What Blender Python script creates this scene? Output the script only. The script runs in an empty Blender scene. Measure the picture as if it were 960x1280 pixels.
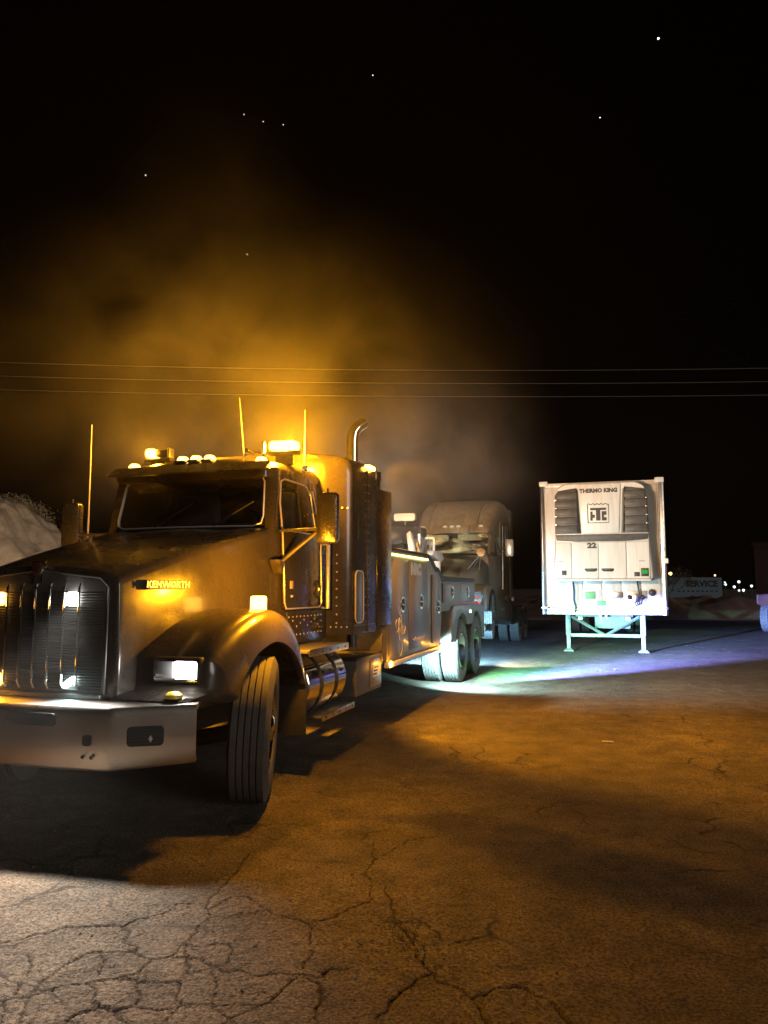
import bpy, bmesh, math, random
import numpy as np
from mathutils import Vector, Matrix
random.seed(7); rng = np.random.default_rng(7)
R = math.radians
sc = bpy.context.scene
# ---------------------------------------------------------------- camera
CAM_H = 1.54
cam = bpy.data.objects.new('camera', bpy.data.cameras.new('camera'))
sc.collection.objects.link(cam)
cam.location = (0, 0, CAM_H)
cam.rotation_euler = (R(90) + math.atan(96/925), 0, 0)
cam.data.sensor_fit = 'HORIZONTAL'; cam.data.sensor_width = 36; cam.data.lens = 36*925/960
cam.data.clip_start = .05; cam.data.clip_end = 5000
sc.camera = cam
# ---------------------------------------------------------------- night sky
w = bpy.data.worlds.new('World'); sc.world = w; w.use_nodes = True
wn = w.node_tree.nodes; wl = w.node_tree.links
bg = wn['Background']
sky = wn.new('ShaderNodeTexSky'); sky.sky_type = 'NISHITA'; sky.sun_disc = False
sky.sun_elevation = R(-9); sky.sun_rotation = R(200)
wl.new(sky.outputs[0], bg.inputs[0]); bg.inputs[1].default_value = 0.05
# ---------------------------------------------------------------- dim fill added from behind the camera to lift shadows (the one sun lamp)
sun = bpy.data.objects.new('sun', bpy.data.lights.new('sun', 'SUN'))
sc.collection.objects.link(sun)
sun.data.energy = 0.7; sun.data.angle = R(25); sun.data.color = (1, .91, .80)
sun.rotation_euler = (R(77), 0, R(50))
# ---------------------------------------------------------------- exposure
vs = sc.view_settings; vs.view_transform = 'Standard'; vs.look = 'None'; vs.exposure = .15; vs.gamma = 1
vs.use_curve_mapping = False
cy = sc.cycles
cy.max_bounces = 6; cy.diffuse_bounces = 2; cy.glossy_bounces = 4; cy.transmission_bounces = 4
cy.volume_bounces = 0; cy.transparent_max_bounces = 8
cy.caustics_reflective = False; cy.caustics_refractive = False
cy.sample_clamp_indirect = 3; cy.sample_clamp_direct = 0
cy.use_denoising = True
cy.volume_step_rate = 3.0; cy.volume_max_steps = 24

C = sc.collection.objects
# ================================================================ materials
MATS = {}
def mat(name, col, rough=.5, metal=0., col2=None, nscale=8., coat=0., bump=0., bscale=60., rvar=.0, spec=.5, contrast=(.35,.65), stretch=None):
    if name in MATS: return MATS[name]
    m = bpy.data.materials.new(name); m.use_nodes = True
    nt = m.node_tree; n = nt.nodes; l = nt.links
    b = n['Principled BSDF']
    b.inputs['Roughness'].default_value = rough; b.inputs['Metallic'].default_value = metal
    b.inputs['Coat Weight'].default_value = coat; b.inputs['Coat Roughness'].default_value = .12
    b.inputs['Specular IOR Level'].default_value = spec
    tc = n.new('ShaderNodeTexCoord'); vec = tc.outputs['Object']
    if stretch:
        mp = n.new('ShaderNodeMapping'); mp.inputs['Scale'].default_value = stretch
        l.new(vec, mp.inputs[0]); vec = mp.outputs[0]
    if col2 or rvar:
        t = n.new('ShaderNodeTexNoise'); t.inputs['Scale'].default_value = nscale; t.inputs['Detail'].default_value = 6
        t.inputs['Roughness'].default_value = .65
        l.new(vec, t.inputs['Vector'])
        r = n.new('ShaderNodeValToRGB'); r.color_ramp.elements[0].position = contrast[0]; r.color_ramp.elements[1].position = contrast[1]
        r.color_ramp.elements[0].color = (*col, 1); r.color_ramp.elements[1].color = (*(col2 or col), 1)
        l.new(t.outputs['Fac'], r.inputs[0]); l.new(r.outputs[0], b.inputs['Base Color'])
        if rvar:
            mr = n.new('ShaderNodeMapRange'); mr.inputs['From Min'].default_value = .3; mr.inputs['From Max'].default_value = .7
            mr.inputs['To Min'].default_value = max(.03, rough-rvar); mr.inputs['To Max'].default_value = min(1, rough+rvar)
            l.new(t.outputs['Fac'], mr.inputs[0]); l.new(mr.outputs[0], b.inputs['Roughness'])
    else:
        b.inputs['Base Color'].default_value = (*col, 1)
    if bump:
        t2 = n.new('ShaderNodeTexNoise'); t2.inputs['Scale'].default_value = bscale; t2.inputs['Detail'].default_value = 4
        l.new(vec, t2.inputs['Vector'])
        bp = n.new('ShaderNodeBump'); bp.inputs['Strength'].default_value = bump; bp.inputs['Distance'].default_value = .01
        l.new(t2.outputs['Fac'], bp.inputs['Height']); l.new(bp.outputs[0], b.inputs['Normal'])
    MATS[name] = m
    return m
def emit(name, col, strength, sample='NONE', clear=False):
    if name in MATS: return MATS[name]
    m = bpy.data.materials.new(name); m.use_nodes = True; n = m.node_tree.nodes; l = m.node_tree.links
    n.remove(n['Principled BSDF'])
    e = n.new('ShaderNodeEmission'); e.inputs[0].default_value = (*col, 1); e.inputs[1].default_value = strength
    out = n['Material Output']
    if clear:
        t = n.new('ShaderNodeBsdfTransparent'); a = n.new('ShaderNodeAddShader')
        l.new(e.outputs[0], a.inputs[0]); l.new(t.outputs[0], a.inputs[1]); l.new(a.outputs[0], out.inputs[0])
    else: l.new(e.outputs[0], out.inputs[0])
    m.cycles.emission_sampling = sample
    MATS[name] = m
    return m
def glass(name, tint, rough=.03, film=.22, fcol=(.12,.10,.08)):
    if name in MATS: return MATS[name]
    m = bpy.data.materials.new(name); m.use_nodes = True; n = m.node_tree.nodes; l = m.node_tree.links
    n.remove(n['Principled BSDF'])
    g = n.new('ShaderNodeBsdfGlossy'); g.inputs['Roughness'].default_value = rough
    t = n.new('ShaderNodeBsdfTransparent'); t.inputs[0].default_value = (*tint, 1)
    d = n.new('ShaderNodeBsdfDiffuse'); d.inputs[0].default_value = (*fcol, 1)
    fr = n.new('ShaderNodeFresnel'); fr.inputs[0].default_value = 1.5
    tx = n.new('ShaderNodeTexNoise'); tx.inputs['Scale'].default_value = 3; tx.inputs['Detail'].default_value = 8
    mr = n.new('ShaderNodeMapRange'); mr.inputs['From Min'].default_value = .42; mr.inputs['From Max'].default_value = .75; mr.inputs['To Max'].default_value = film
    l.new(tx.outputs['Fac'], mr.inputs[0])
    mx0 = n.new('ShaderNodeMixShader'); l.new(mr.outputs[0], mx0.inputs[0]); l.new(t.outputs[0], mx0.inputs[1]); l.new(d.outputs[0], mx0.inputs[2])
    mx = n.new('ShaderNodeMixShader'); l.new(fr.outputs[0], mx.inputs[0]); l.new(mx0.outputs[0], mx.inputs[1]); l.new(g.outputs[0], mx.inputs[2])
    l.new(mx.outputs[0], n['Material Output'].inputs[0])
    MATS[name] = m
    return m
PAINT = mat('dark_truck_paint', (.032,.027,.023), .27, 0, (.044,.037,.030), 3, coat=.5, rvar=.06, contrast=(.2,.8), bump=.10, bscale=2.6)
PAINT2 = mat('grey_body_paint', (.15,.136,.12), .45, 0, (.19,.172,.152), 3, coat=.15, rvar=.05, contrast=(.2,.8))
CHROME = mat('chrome', (.72,.70,.68), .10, 1, (.62,.60,.58), 6, rvar=.06, bump=.015, bscale=5)
BUMPER = mat('dusty_polished_metal', (.66,.62,.58), .32, 1, (.60,.56,.52), 3, rvar=.05, contrast=(.2,.8), bump=.16, bscale=2.6)
ALU = mat('brushed_aluminium', (.55,.54,.53), .35, 1, (.42,.41,.40), 20, rvar=.1)
BLACK = mat('black_plastic', (.012,.012,.012), .55, 0, (.025,.023,.02), 15)
DARKM = mat('dark_frame_metal', (.02,.019,.018), .6, 0, (.045,.04,.033), 10, bump=.1)
RUBBER = mat('tyre_rubber', (.042,.040,.037), .8, 0, (.066,.061,.055), 12, bump=.25, bscale=120)
RUBBERD = mat('dusty_drive_tyre_rubber', (.05,.048,.046), .85, 0, (.16,.15,.14), 30, bump=.5, bscale=60)
TRIM = mat('bright_trim', (.70,.66,.60), .32, .35, (.60,.56,.50), 20)
GLASS = glass('cab_glass', (.55,.55,.55))
WHITEP = mat('white_wrecker_paint', (.72,.70,.66), .4, 0, (.55,.52,.47), 6, bump=.05)
BLACKP = mat('black_dusty_paint', (.045,.038,.03), .4, 0, (.13,.10,.07), 14, coat=.4, rvar=.15, contrast=(.42,.7))
TRAILW = mat('white_trailer_skin', (.62,.62,.60), .34, 0, (.50,.49,.46), 3, coat=.2, rvar=.12, bump=.05, bscale=5, stretch=(3,3,.5))
UNITW = mat('white_unit_shell', (.66,.65,.62), .38, 0, (.55,.53,.49), 2.5, rvar=.1, bump=.06, bscale=4, stretch=(4,4,.4))
UNITG = mat('grey_louvre_plastic', (.05,.048,.045), .5, 0, (.085,.08,.075), 9)
SEAT = mat('grey_seat_cloth', (.12,.11,.10), .9)
DIAMOND = None
# ================================================================ mesh builder
class MB:
    def __init__(s): s.v = []; s.f = []
    def add(s, vs_, fs_):
        o = len(s.v); s.v += [tuple(map(float, p)) for p in vs_]; s.f += [tuple(i+o for i in q) for q in fs_]; return s
    def box(s, x0, x1, y0, y1, z0, z1):
        return s.add([(x0,y0,z0),(x1,y0,z0),(x1,y1,z0),(x0,y1,z0),(x0,y0,z1),(x1,y0,z1),(x1,y1,z1),(x0,y1,z1)],
              [(3,2,1,0),(4,5,6,7),(0,1,5,4),(1,2,6,5),(2,3,7,6),(3,0,4,7)])
    def prism(s, poly, axis, a, b):
        # poly: 2D points in the two other axes (in x,y,z order)
        def P(p, t):
            q = list(p); q.insert(axis, t); return q
        n = len(poly)
        vs_ = [P(p,a) for p in poly]+[P(p,b) for p in poly]
        fs_ = [tuple(range(n))[::-1], tuple(range(n,2*n))]+[(i,(i+1)%n,n+(i+1)%n,n+i) for i in range(n)]
        return s.add(vs_, fs_)
    def loft(s, rings, closed=True, caps=True):
        n = len(rings[0]); vs_ = [p for r in rings for p in r]; fs_ = []
        m = n if closed else n-1
        for k in range(len(rings)-1):
            for i in range(m):
                j = (i+1) % n
                fs_.append((k*n+i, k*n+j, (k+1)*n+j, (k+1)*n+i))
        if caps and closed:
            fs_.append(tuple(range(n))[::-1]); fs_.append(tuple((len(rings)-1)*n+i for i in range(n)))
        return s.add(vs_, fs_)
    def tube(s, pts, r, n=8, caps=True, flat=1.):
        pts = [Vector(p) for p in pts]; rings = []
        rr = r if hasattr(r, '__len__') else [r]*len(pts)
        prev = None
        for i, p in enumerate(pts):
            d = (pts[min(i+1,len(pts)-1)]-pts[max(i-1,0)]).normalized()
            if prev is None:
                a = Vector((0,0,1)) if abs(d.z) < .9 else Vector((1,0,0))
                u = d.cross(a).normalized()
            else: u = (prev-d*prev.dot(d)).normalized()
            prev = u; v = d.cross(u)
            rings.append([p+u*math.cos(2*math.pi*k/n)*rr[i]+v*math.sin(2*math.pi*k/n)*rr[i]*flat for k in range(n)])
        return s.loft(rings, True, caps)
    def lathe(s, prof, axis='x', c=(0,0,0), n=32, closed=False):
        rings = []
        for (a, r) in prof:
            ring = []
            for k in range(n):
                t = 2*math.pi*k/n; p, q = r*math.cos(t), r*math.sin(t)
                ring.append({'x':(c[0]+a,c[1]+p,c[2]+q),'y':(c[0]+p,c[1]+a,c[2]+q),'z':(c[0]+p,c[1]+q,c[2]+a)}[axis])
            rings.append(ring)
        if closed: rings.append(rings[0])
        return s.loft(rings, True, not closed)
    def build(s, name, m, parent=None, bevel=0., seg=2, ang=35, smooth=True, sub=0, mirror=False):
        me = bpy.data.meshes.new(name); me.from_pydata(s.v, [], s.f)
        bm = bmesh.new(); bm.from_mesh(me)
        if mirror: bmesh.ops.scale(bm, vec=(-1,1,1), verts=bm.verts)
        bmesh.ops.remove_doubles(bm, verts=bm.verts, dist=1e-5)
        bmesh.ops.recalc_face_normals(bm, faces=bm.faces)
        if bevel:
            ed = [e for e in bm.edges if len(e.link_faces) == 2 and e.calc_face_angle(0) > R(30)]
            bmesh.ops.bevel(bm, geom=ed, offset=bevel, segments=seg, affect='EDGES', profile=.5, clamp_overlap=True)
        bm.to_mesh(me); bm.free()
        if smooth:
            me.shade_smooth(); me.set_sharp_from_angle(angle=R(ang))
        me.materials.append(m)
        o = bpy.data.objects.new(name, me); C.link(o)
        if parent is not None: o.parent = parent
        if sub:
            md = o.modifiers.new('sub', 'SUBSURF'); md.levels = sub; md.render_levels = sub
        return o
def rrect(cx, cz, w, h, r, n=4):
    out = []
    for (sx, sz, a0) in ((1,1,0),(-1,1,90),(-1,-1,180),(1,-1,270)):
        for k in range(n+1):
            a = R(a0+90*k/n)
            out.append((cx+sx*(w/2-r)+r*math.cos(a), cz+sz*(h/2-r)+r*math.sin(a)))
    return out
def quick(name, m, parent, x0, x1, y0, y1, z0, z1, bevel=.004): return MB().box(x0,x1,y0,y1,z0,z1).build(name, m, parent, bevel)
def tag(o, label=None, cat=None, group=None, kind=None):
    if label: o['label'] = label
    if cat: o['category'] = cat
    if group: o['group'] = group
    if kind: o['kind'] = kind
    return o
def empty(name, loc, rot=(0,0,0)):
    o = bpy.data.objects.new(name, None); C.link(o); o.location = loc; o.rotation_euler = rot; o.empty_display_size = .3
    return o
def dup(o, parent=None, loc=None):
    c = o.copy(); C.link(c); c.parent = parent if parent is not None else o.parent
    if loc is not None: c.location = loc
    for ch in list(o.children):
        d = ch.copy(); C.link(d); d.parent = c
        for g in list(ch.children):
            e = g.copy(); C.link(e); e.parent = d
    return c
def light(name, parent, loc, col, energy, kind='POINT', radius=.03, aim=None, size=90, blend=.6):
    ld = bpy.data.lights.new(name, kind); ld.energy = energy; ld.color = col; ld.shadow_soft_size = radius
    o = bpy.data.objects.new(name, ld); C.link(o); o.parent = parent; o.location = loc
    if kind == 'SPOT':
        ld.spot_size = R(size); ld.spot_blend = blend
        d = Vector(aim)-Vector(loc); o.rotation_euler = d.to_track_quat('-Z', 'Y').to_euler()
    return o
def text(body, m, parent, loc, rot, size, name='lettering', extrude=.002, xs=1., bold=.0, shear=0.):
    cu = bpy.data.curves.new(name, 'FONT'); cu.body = body; cu.size = size; cu.extrude = extrude; cu.align_x = 'CENTER'; cu.align_y = 'CENTER'
    cu.offset = bold; cu.resolution_u = 2; cu.shear = shear
    t = bpy.data.objects.new(name+'_tmp', cu); C.link(t)
    bpy.context.view_layer.update()
    dg = bpy.context.evaluated_depsgraph_get()
    me = bpy.data.meshes.new_from_object(t.evaluated_get(dg)); bpy.data.objects.remove(t)
    me.materials.clear(); me.materials.append(m)
    o = bpy.data.objects.new(name, me); C.link(o); o.parent = parent; o.location = loc; o.rotation_euler = rot; o.scale = (xs,1,1)
    return o
def catmull(pts, n):
    P = [Vector(p) for p in pts]; out = []
    for i in range(len(P)-1):
        a, b, c, d = P[max(i-1,0)], P[i], P[i+1], P[min(i+2,len(P)-1)]
        for k in range(n):
            t = k/n
            out.append(.5*((2*b)+(c-a)*t+(2*a-5*b+4*c-d)*t*t+(3*b-a-3*c+d)*t**3))
    out.append(P[-1]); return out
# numpy value noise
def vnoise(x, y, seed=0):
    xi = np.floor(x).astype(np.int64); yi = np.floor(y).astype(np.int64); xf = x-xi; yf = y-yi
    def h(a, b):
        n = (a*374761393+b*668265263+seed*982451653) & 0xffffffff
        n = ((n ^ (n >> 13))*1274126177) & 0xffffffff
        return ((n ^ (n >> 16)) & 0xffff)/65535.
    u = xf*xf*(3-2*xf); v = yf*yf*(3-2*yf)
    return (h(xi,yi)*(1-u)+h(xi+1,yi)*u)*(1-v)+(h(xi,yi+1)*(1-u)+h(xi+1,yi+1)*u)*v-.5
def fbm(x, y, seed=0, o=4):
    s = 0; a = 1
    for k in range(o): s = s+a*vnoise(x*2**k, y*2**k, seed+k); a *= .5
    return s
# ================================================================ ground
def grid_lines(a, b, step, lim):
    mid = list(np.arange(a, b+1e-6, step)); lo = []; hi = []
    d = step; p = a
    while p > -lim: d = min(d*1.12, lim*.12); p -= d; lo.append(p)
    d = step; p = mid[-1]
    while p < lim: d = min(d*1.12, lim*.12); p += d; hi.append(p)
    return np.array(lo[::-1]+mid+hi)
CRACKS = [  # ground points, metres
  [(-0.79,4.50),(-0.81,4.26),(-0.83,4.04),(-0.87,3.91),(-0.86,3.77),(-0.83,3.64),(-0.85,3.52),(-0.88,3.37),(-0.89,3.30),(-0.97,3.25),(-1.00,3.15),(-1.06,3.10),(-1.16,3.08),(-1.26,3.05),(-1.34,2.99),(-1.41,2.95),(-1.51,2.91)],
  [(-0.84,3.75),(-0.80,3.81),(-0.76,3.89),(-0.68,3.89),(-0.59,3.77),(-0.51,3.68),(-0.41,3.62),(-0.34,3.56),(-0.31,3.40),(-0.32,3.26),(-0.34,3.13),(-0.38,3.03),(-0.42,2.93),(-0.47,2.87),(-0.54,2.82),(-0.59,2.76)],
  [(-0.34,3.59),(-0.24,3.65),(-0.17,3.77),(-0.08,3.82),(-0.06,4.01),(-0.10,4.17),(-0.05,4.41),(-0.07,4.71)],
  [(-0.83,3.64),(-0.75,3.66),(-0.67,3.70),(-0.58,3.70)],
  [(-0.97,3.25),(-1.07,3.33),(-1.15,3.31),(-1.25,3.29),(-1.30,3.23),(-1.33,3.15),(-1.35,3.07),(-1.35,2.99),(-1.30,2.86),(-1.26,2.74)],
  [(-1.06,3.33),(-1.13,3.42),(-1.15,3.52),(-1.19,3.56),(-1.34,3.56),(-1.47,3.54),(-1.55,3.48),(-1.60,3.44),(-1.72,3.37)],
  [(-1.19,3.56),(-1.14,3.64),(-1.06,3.68),(-1.00,3.79),(-0.92,3.81)],
  [(-0.86,3.38),(-0.76,3.38),(-0.66,3.37),(-0.63,3.28),(-0.67,3.20),(-0.71,3.15),(-0.78,3.13),(-0.83,3.26),(-0.85,3.37)],
  [(-0.89,3.28),(-0.76,3.25),(-0.67,3.18),(-0.54,3.13),(-0.42,3.13),(-0.35,3.12)],
  [(-0.98,3.13),(-0.93,2.99),(-0.92,2.91),(-0.97,2.88),(-1.05,2.89),(-1.11,2.84),(-1.14,2.81),(-1.16,2.74)],
  [(-1.16,3.08),(-1.09,2.99),(-1.06,2.91),(-0.98,2.87),(-0.89,2.76)],
  [(-1.04,3.09),(-0.93,3.09),(-0.80,3.07),(-0.77,2.99),(-0.75,2.91),(-0.82,2.88),(-0.90,2.91)],
  [(-0.75,2.91),(-0.62,2.89),(-0.55,2.92),(-0.47,2.91),(-0.40,2.93)],
  [(-0.68,3.13),(-0.64,2.99),(-0.62,2.89),(-0.58,2.84),(-0.50,2.76)],
  [(-0.32,3.09),(-0.25,3.05),(-0.24,2.93),(-0.25,2.87),(-0.21,2.76)],
  [(-1.20,3.30),(-1.16,3.23),(-1.15,3.13)],
  [(-1.50,3.31),(-1.45,3.20),(-1.43,3.07),(-1.40,2.99)],
  [(-0.75,2.91),(-0.77,2.81),(-0.77,2.71)],
  [(-1.41,2.95),(-1.39,2.86),(-1.35,2.71)],
  [(-0.35,3.12),(-0.25,3.10),(-0.21,3.17),(-0.16,3.18)],
  [(0.00,4.06),(0.04,3.68),(0.11,3.48),(0.15,3.26),(0.18,3.13),(0.25,3.05),(0.32,2.96),(0.35,2.91),(0.36,2.76)],
  [(0.34,2.95),(0.45,3.02),(0.54,3.05),(0.60,2.96),(0.64,2.88),(0.66,2.76)],
  [(0.00,3.60),(0.11,3.60),(0.20,3.60),(0.26,3.40),(0.42,3.42)],
  [(0.18,3.13),(0.09,3.02),(0.03,2.91),(-0.03,2.81)],
  [(0.00,4.47),(0.15,4.75),(0.33,4.82)]]
def ground_z(x, y):
    far = np.clip((np.hypot(x, y)-7)/20, 0, 1)
    return fbm(x*.35, y*.35, 3, 3)*.03*(1+far)-0.0
def build_ground():
    xs = grid_lines(-2.0, 1.2, .008, 2500); ys = grid_lines(2.6, 4.7, .008, 2500)
    X, Y = np.meshgrid(xs, ys)
    x = X.ravel(); y = Y.ravel()
    z = fbm(x*.35, y*.35, 3, 3)*.02
    near = (x > -2.4) & (x < 1.9) & (y > 2.4) & (y < 5.4)
    z[near] += fbm(x[near]*9, y[near]*9, 11, 4)*.006
    z[~near] += fbm(x[~near]*3, y[~near]*3, 12, 2)*.006
    crack = np.zeros_like(x); heave = np.zeros_like(x)
    qx = x[near]+fbm(x[near]*14, y[near]*14, 21, 3)*.028; qy = y[near]+fbm(x[near]*14, y[near]*14, 31, 3)*.028
    dmin = np.full(qx.shape, 9.)
    for c in CRACKS:
        for (ax, ay), (bx, by) in zip(c[:-1], c[1:]):
            m = (qx > min(ax,bx)-.12) & (qx < max(ax,bx)+.12) & (qy > min(ay,by)-.12) & (qy < max(ay,by)+.12)
            if not m.any(): continue
            px, py = qx[m], qy[m]; dx, dy = bx-ax, by-ay; L2 = dx*dx+dy*dy+1e-9
            t = np.clip(((px-ax)*dx+(py-ay)*dy)/L2, 0, 1)
            dmin[m] = np.minimum(dmin[m], np.hypot(px-ax-t*dx, py-ay-t*dy))
    wd = .003+.009*np.clip(fbm(x[near]*3, y[near]*3, 41, 2)+.4, 0, 1)
    k = np.clip(1-dmin/wd, 0, 1)
    crack[near] = np.clip(k*1.6, 0, 1)
    lip = np.exp(-(dmin/.07)**2)
    z[near] += -.011*np.sqrt(k)+.002*lip*(fbm(x[near]*5, y[near]*5, 51, 2)+.5)
    nx, ny = len(xs), len(ys)
    idx = np.arange(nx*ny).reshape(ny, nx)
    q = np.stack([idx[:-1,:-1], idx[:-1,1:], idx[1:,1:], idx[1:,:-1]], -1).reshape(-1, 4)
    me = bpy.data.meshes.new('ground')
    me.vertices.add(len(x)); me.vertices.foreach_set('co', np.stack([x,y,z],-1).ravel().astype(np.float32))
    me.loops.add(q.size); me.loops.foreach_set('vertex_index', q.ravel().astype(np.int32))
    me.polygons.add(len(q)); me.polygons.foreach_set('loop_start', np.arange(0, q.size, 4, dtype=np.int32))
    me.update(); me.shade_smooth()
    at = me.attributes.new('crack', 'FLOAT', 'POINT'); at.data.foreach_set('value', crack.astype(np.float32))
    m = bpy.data.materials.new('dusty_cracked_asphalt'); m.use_nodes = True
    n = m.node_tree.nodes; l = m.node_tree.links; b = n['Principled BSDF']
    b.inputs['Roughness'].default_value = .88; b.inputs['Specular IOR Level'].default_value = .25
    tc = n.new('ShaderNodeTexCoord'); v = tc.outputs['Object']
    def noise(s, d=5, r=.6):
        t = n.new('ShaderNodeTexNoise'); t.inputs['Scale'].default_value = s; t.inputs['Detail'].default_value = d; t.inputs['Roughness'].default_value = r
        l.new(v, t.inputs['Vector']); return t.outputs['Fac']
    big = noise(.45, 5); mid = noise(4, 6); fine = noise(70, 3, .7); peb = noise(22, 4, .7); grit = noise(190, 2)
    r1 = n.new('ShaderNodeValToRGB'); e = r1.color_ramp.elements
    e[0].position = .3; e[0].color = (.085,.075,.062,1); e[1].position = .72; e[1].color = (.21,.185,.15,1)
    l.new(big, r1.inputs[0])
    r2 = n.new('ShaderNodeValToRGB'); e = r2.color_ramp.elements
    e[0].position = .32; e[0].color = (.62,.62,.62,1); e[1].position = .66; e[1].color = (1.15,1.1,1.05,1)
    l.new(mid, r2.inputs[0])
    mx = n.new('ShaderNodeMix'); mx.data_type = 'RGBA'; mx.blend_type = 'MULTIPLY'; mx.inputs[0].default_value = 1
    l.new(r1.outputs[0], mx.inputs[6]); l.new(r2.outputs[0], mx.inputs[7])
    r3 = n.new('ShaderNodeValToRGB'); e = r3.color_ramp.elements
    e[0].position = .38; e[0].color = (.35,.34,.33,1); e[1].position = .62; e[1].color = (1.25,1.2,1.15,1)
    l.new(fine, r3.inputs[0])
    mx2 = n.new('ShaderNodeMix'); mx2.data_type = 'RGBA'; mx2.blend_type = 'MULTIPLY'; mx2.inputs[0].default_value = 1
    l.new(mx.outputs[2], mx2.inputs[6]); l.new(r3.outputs[0], mx2.inputs[7])
    ca = n.new('ShaderNodeAttribute'); ca.attribute_name = 'crack'
    mx3 = n.new('ShaderNodeMix'); mx3.data_type = 'RGBA'; l.new(ca.outputs['Fac'], mx3.inputs[0]); l.new(mx2.outputs[2], mx3.inputs[6]); mx3.inputs[7].default_value = (.022,.018,.013,1)
    # hairline crack web over the whole lot, broken up by patches
    wr = n.new('ShaderNodeTexNoise'); wr.inputs['Scale'].default_value = 2.6; wr.inputs['Detail'].default_value = 5; l.new(v, wr.inputs['Vector'])
    wa = n.new('ShaderNodeMix'); wa.data_type = 'RGBA'; wa.inputs[0].default_value = .28; l.new(v, wa.inputs[6]); l.new(wr.outputs['Color'], wa.inputs[7])
    vo = n.new('ShaderNodeTexVoronoi'); vo.feature = 'DISTANCE_TO_EDGE'; vo.inputs['Scale'].default_value = 2.1; l.new(wa.outputs[2], vo.inputs['Vector'])
    cw = n.new('ShaderNodeMapRange'); cw.inputs['From Min'].default_value = .004; cw.inputs['From Max'].default_value = .022; cw.inputs['To Min'].default_value = 1; cw.inputs['To Max'].default_value = 0; l.new(vo.outputs['Distance'], cw.inputs[0])
    pm = n.new('ShaderNodeMapRange'); pm.inputs['From Min'].default_value = .50; pm.inputs['From Max'].default_value = .60; l.new(noise(.8, 3), pm.inputs[0])
    cm = n.new('ShaderNodeMath'); cm.operation = 'MULTIPLY'; l.new(cw.outputs[0], cm.inputs[0]); l.new(pm.outputs[0], cm.inputs[1])
    mx4 = n.new('ShaderNodeMix'); mx4.data_type = 'RGBA'; l.new(cm.outputs[0], mx4.inputs[0]); l.new(mx3.outputs[2], mx4.inputs[6]); mx4.inputs[7].default_value = (.03,.025,.02,1)
    l.new(mx4.outputs[2], b.inputs['Base Color'])
    b1 = n.new('ShaderNodeBump'); b1.inputs['Strength'].default_value = .9; b1.inputs['Distance'].default_value = .03; l.new(mid, b1.inputs['Height'])
    b0 = n.new('ShaderNodeBump'); b0.inputs['Strength'].default_value = .9; b0.inputs['Distance'].default_value = .03; l.new(peb, b0.inputs['Height']); l.new(b1.outputs[0], b0.inputs['Normal'])
    b2 = n.new('ShaderNodeBump'); b2.inputs['Strength'].default_value = .9; b2.inputs['Distance'].default_value = .012; l.new(fine, b2.inputs['Height']); l.new(b0.outputs[0], b2.inputs['Normal'])
    b3 = n.new('ShaderNodeBump'); b3.inputs['Strength'].default_value = .5; b3.inputs['Distance'].default_value = .002; l.new(grit, b3.inputs['Height']); l.new(b2.outputs[0], b3.inputs['Normal'])
    l.new(b3.outputs[0], b.inputs['Normal'])
    me.materials.append(m)
    o = bpy.data.objects.new('ground', me); C.link(o); o['kind'] = 'structure'
    return o
build_ground()
# loose gravel and grit lying on the lot
def gravel():
    mb = MB()
    base = [Vector(p).normalized() for p in ((1,0,.2),(-.5,.9,.1),(-.5,-.9,.1),(.2,.1,1),(0,0,-1))]
    fs_ = [(0,1,3),(1,2,3),(2,0,3),(1,0,4),(2,1,4),(0,2,4)]
    for i in range(1500):
        if i < 900: x, y = random.uniform(-2.3,2.6), random.uniform(2.6,6.)
        else:
            y = random.uniform(6, 24); x = random.uniform(-.1, .62)*y
        r = random.choice([.003,.004,.005,.006,.009]) * (1 if i < 900 else 1.4)
        a = random.uniform(0, 6.28); z = float(fbm(np.array([x*.35]), np.array([y*.35]), 3, 3)[0]*.02)
        vs_ = []
        for p in base:
            q = Vector((p.x*math.cos(a)-p.y*math.sin(a), p.x*math.sin(a)+p.y*math.cos(a), p.z*.7))*r*random.uniform(.7,1.3)
            vs_.append((x+q.x, y+q.y, z+r*.3+q.z))
        mb.add(vs_, fs_)
    o = mb.build('gravel', mat('pale_gravel', (.10,.09,.075), .95, 0, (.22,.20,.17), 40), None, smooth=False)
    tag(o, 'loose pale grit and gravel scattered over the cracked lot', 'gravel', kind='stuff')
gravel()
def weeds():
    mb = MB()
    for i in range(230):
        t = random.random()
        cx, cy_ = (.06+.16*t, 3.56-.42*t)
        x = cx+random.gauss(0,.05); y = cy_+random.gauss(0,.05)
        h = random.uniform(.008,.030); a = random.uniform(0,6.28); le = random.uniform(.2,1.)*h*1.6; wd = .0022
        dx, dy = math.cos(a), math.sin(a)
        p0 = (x-dy*wd, y+dx*wd, -.004); p1 = (x+dy*wd, y-dx*wd, -.004)
        p2 = (x+dx*le*.5+dy*wd, y+dy*le*.5-dx*wd, h*.8); p3 = (x+dx*le*.5-dy*wd, y+dy*le*.5+dx*wd, h*.8); p4 = (x+dx*le, y+dy*le, h)
        mb.add([p0,p1,p2,p3,p4], [(0,1,2,3),(3,2,4)])
    o = mb.build('weeds', mat('dry_weed', (.05,.05,.02), .8, 0, (.10,.085,.035), 30), None, smooth=False)
    tag(o, 'low dry weeds growing out of a crack in the lot', 'weeds', kind='stuff')
weeds()
lit = MB().loft([[(math.cos(a)*.012*r_, t*.11, .012+math.sin(a)*.008*r_) for a in [k*math.pi/3 for k in range(6)]] for t, r_ in ((0,.6),(.08,1),(.5,1.1),(.92,1),(1,.6))]).build('litter_stick', mat('pale_scrap', (.5,.45,.38), .8, 0, (.35,.3,.25), 20), None)
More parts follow.
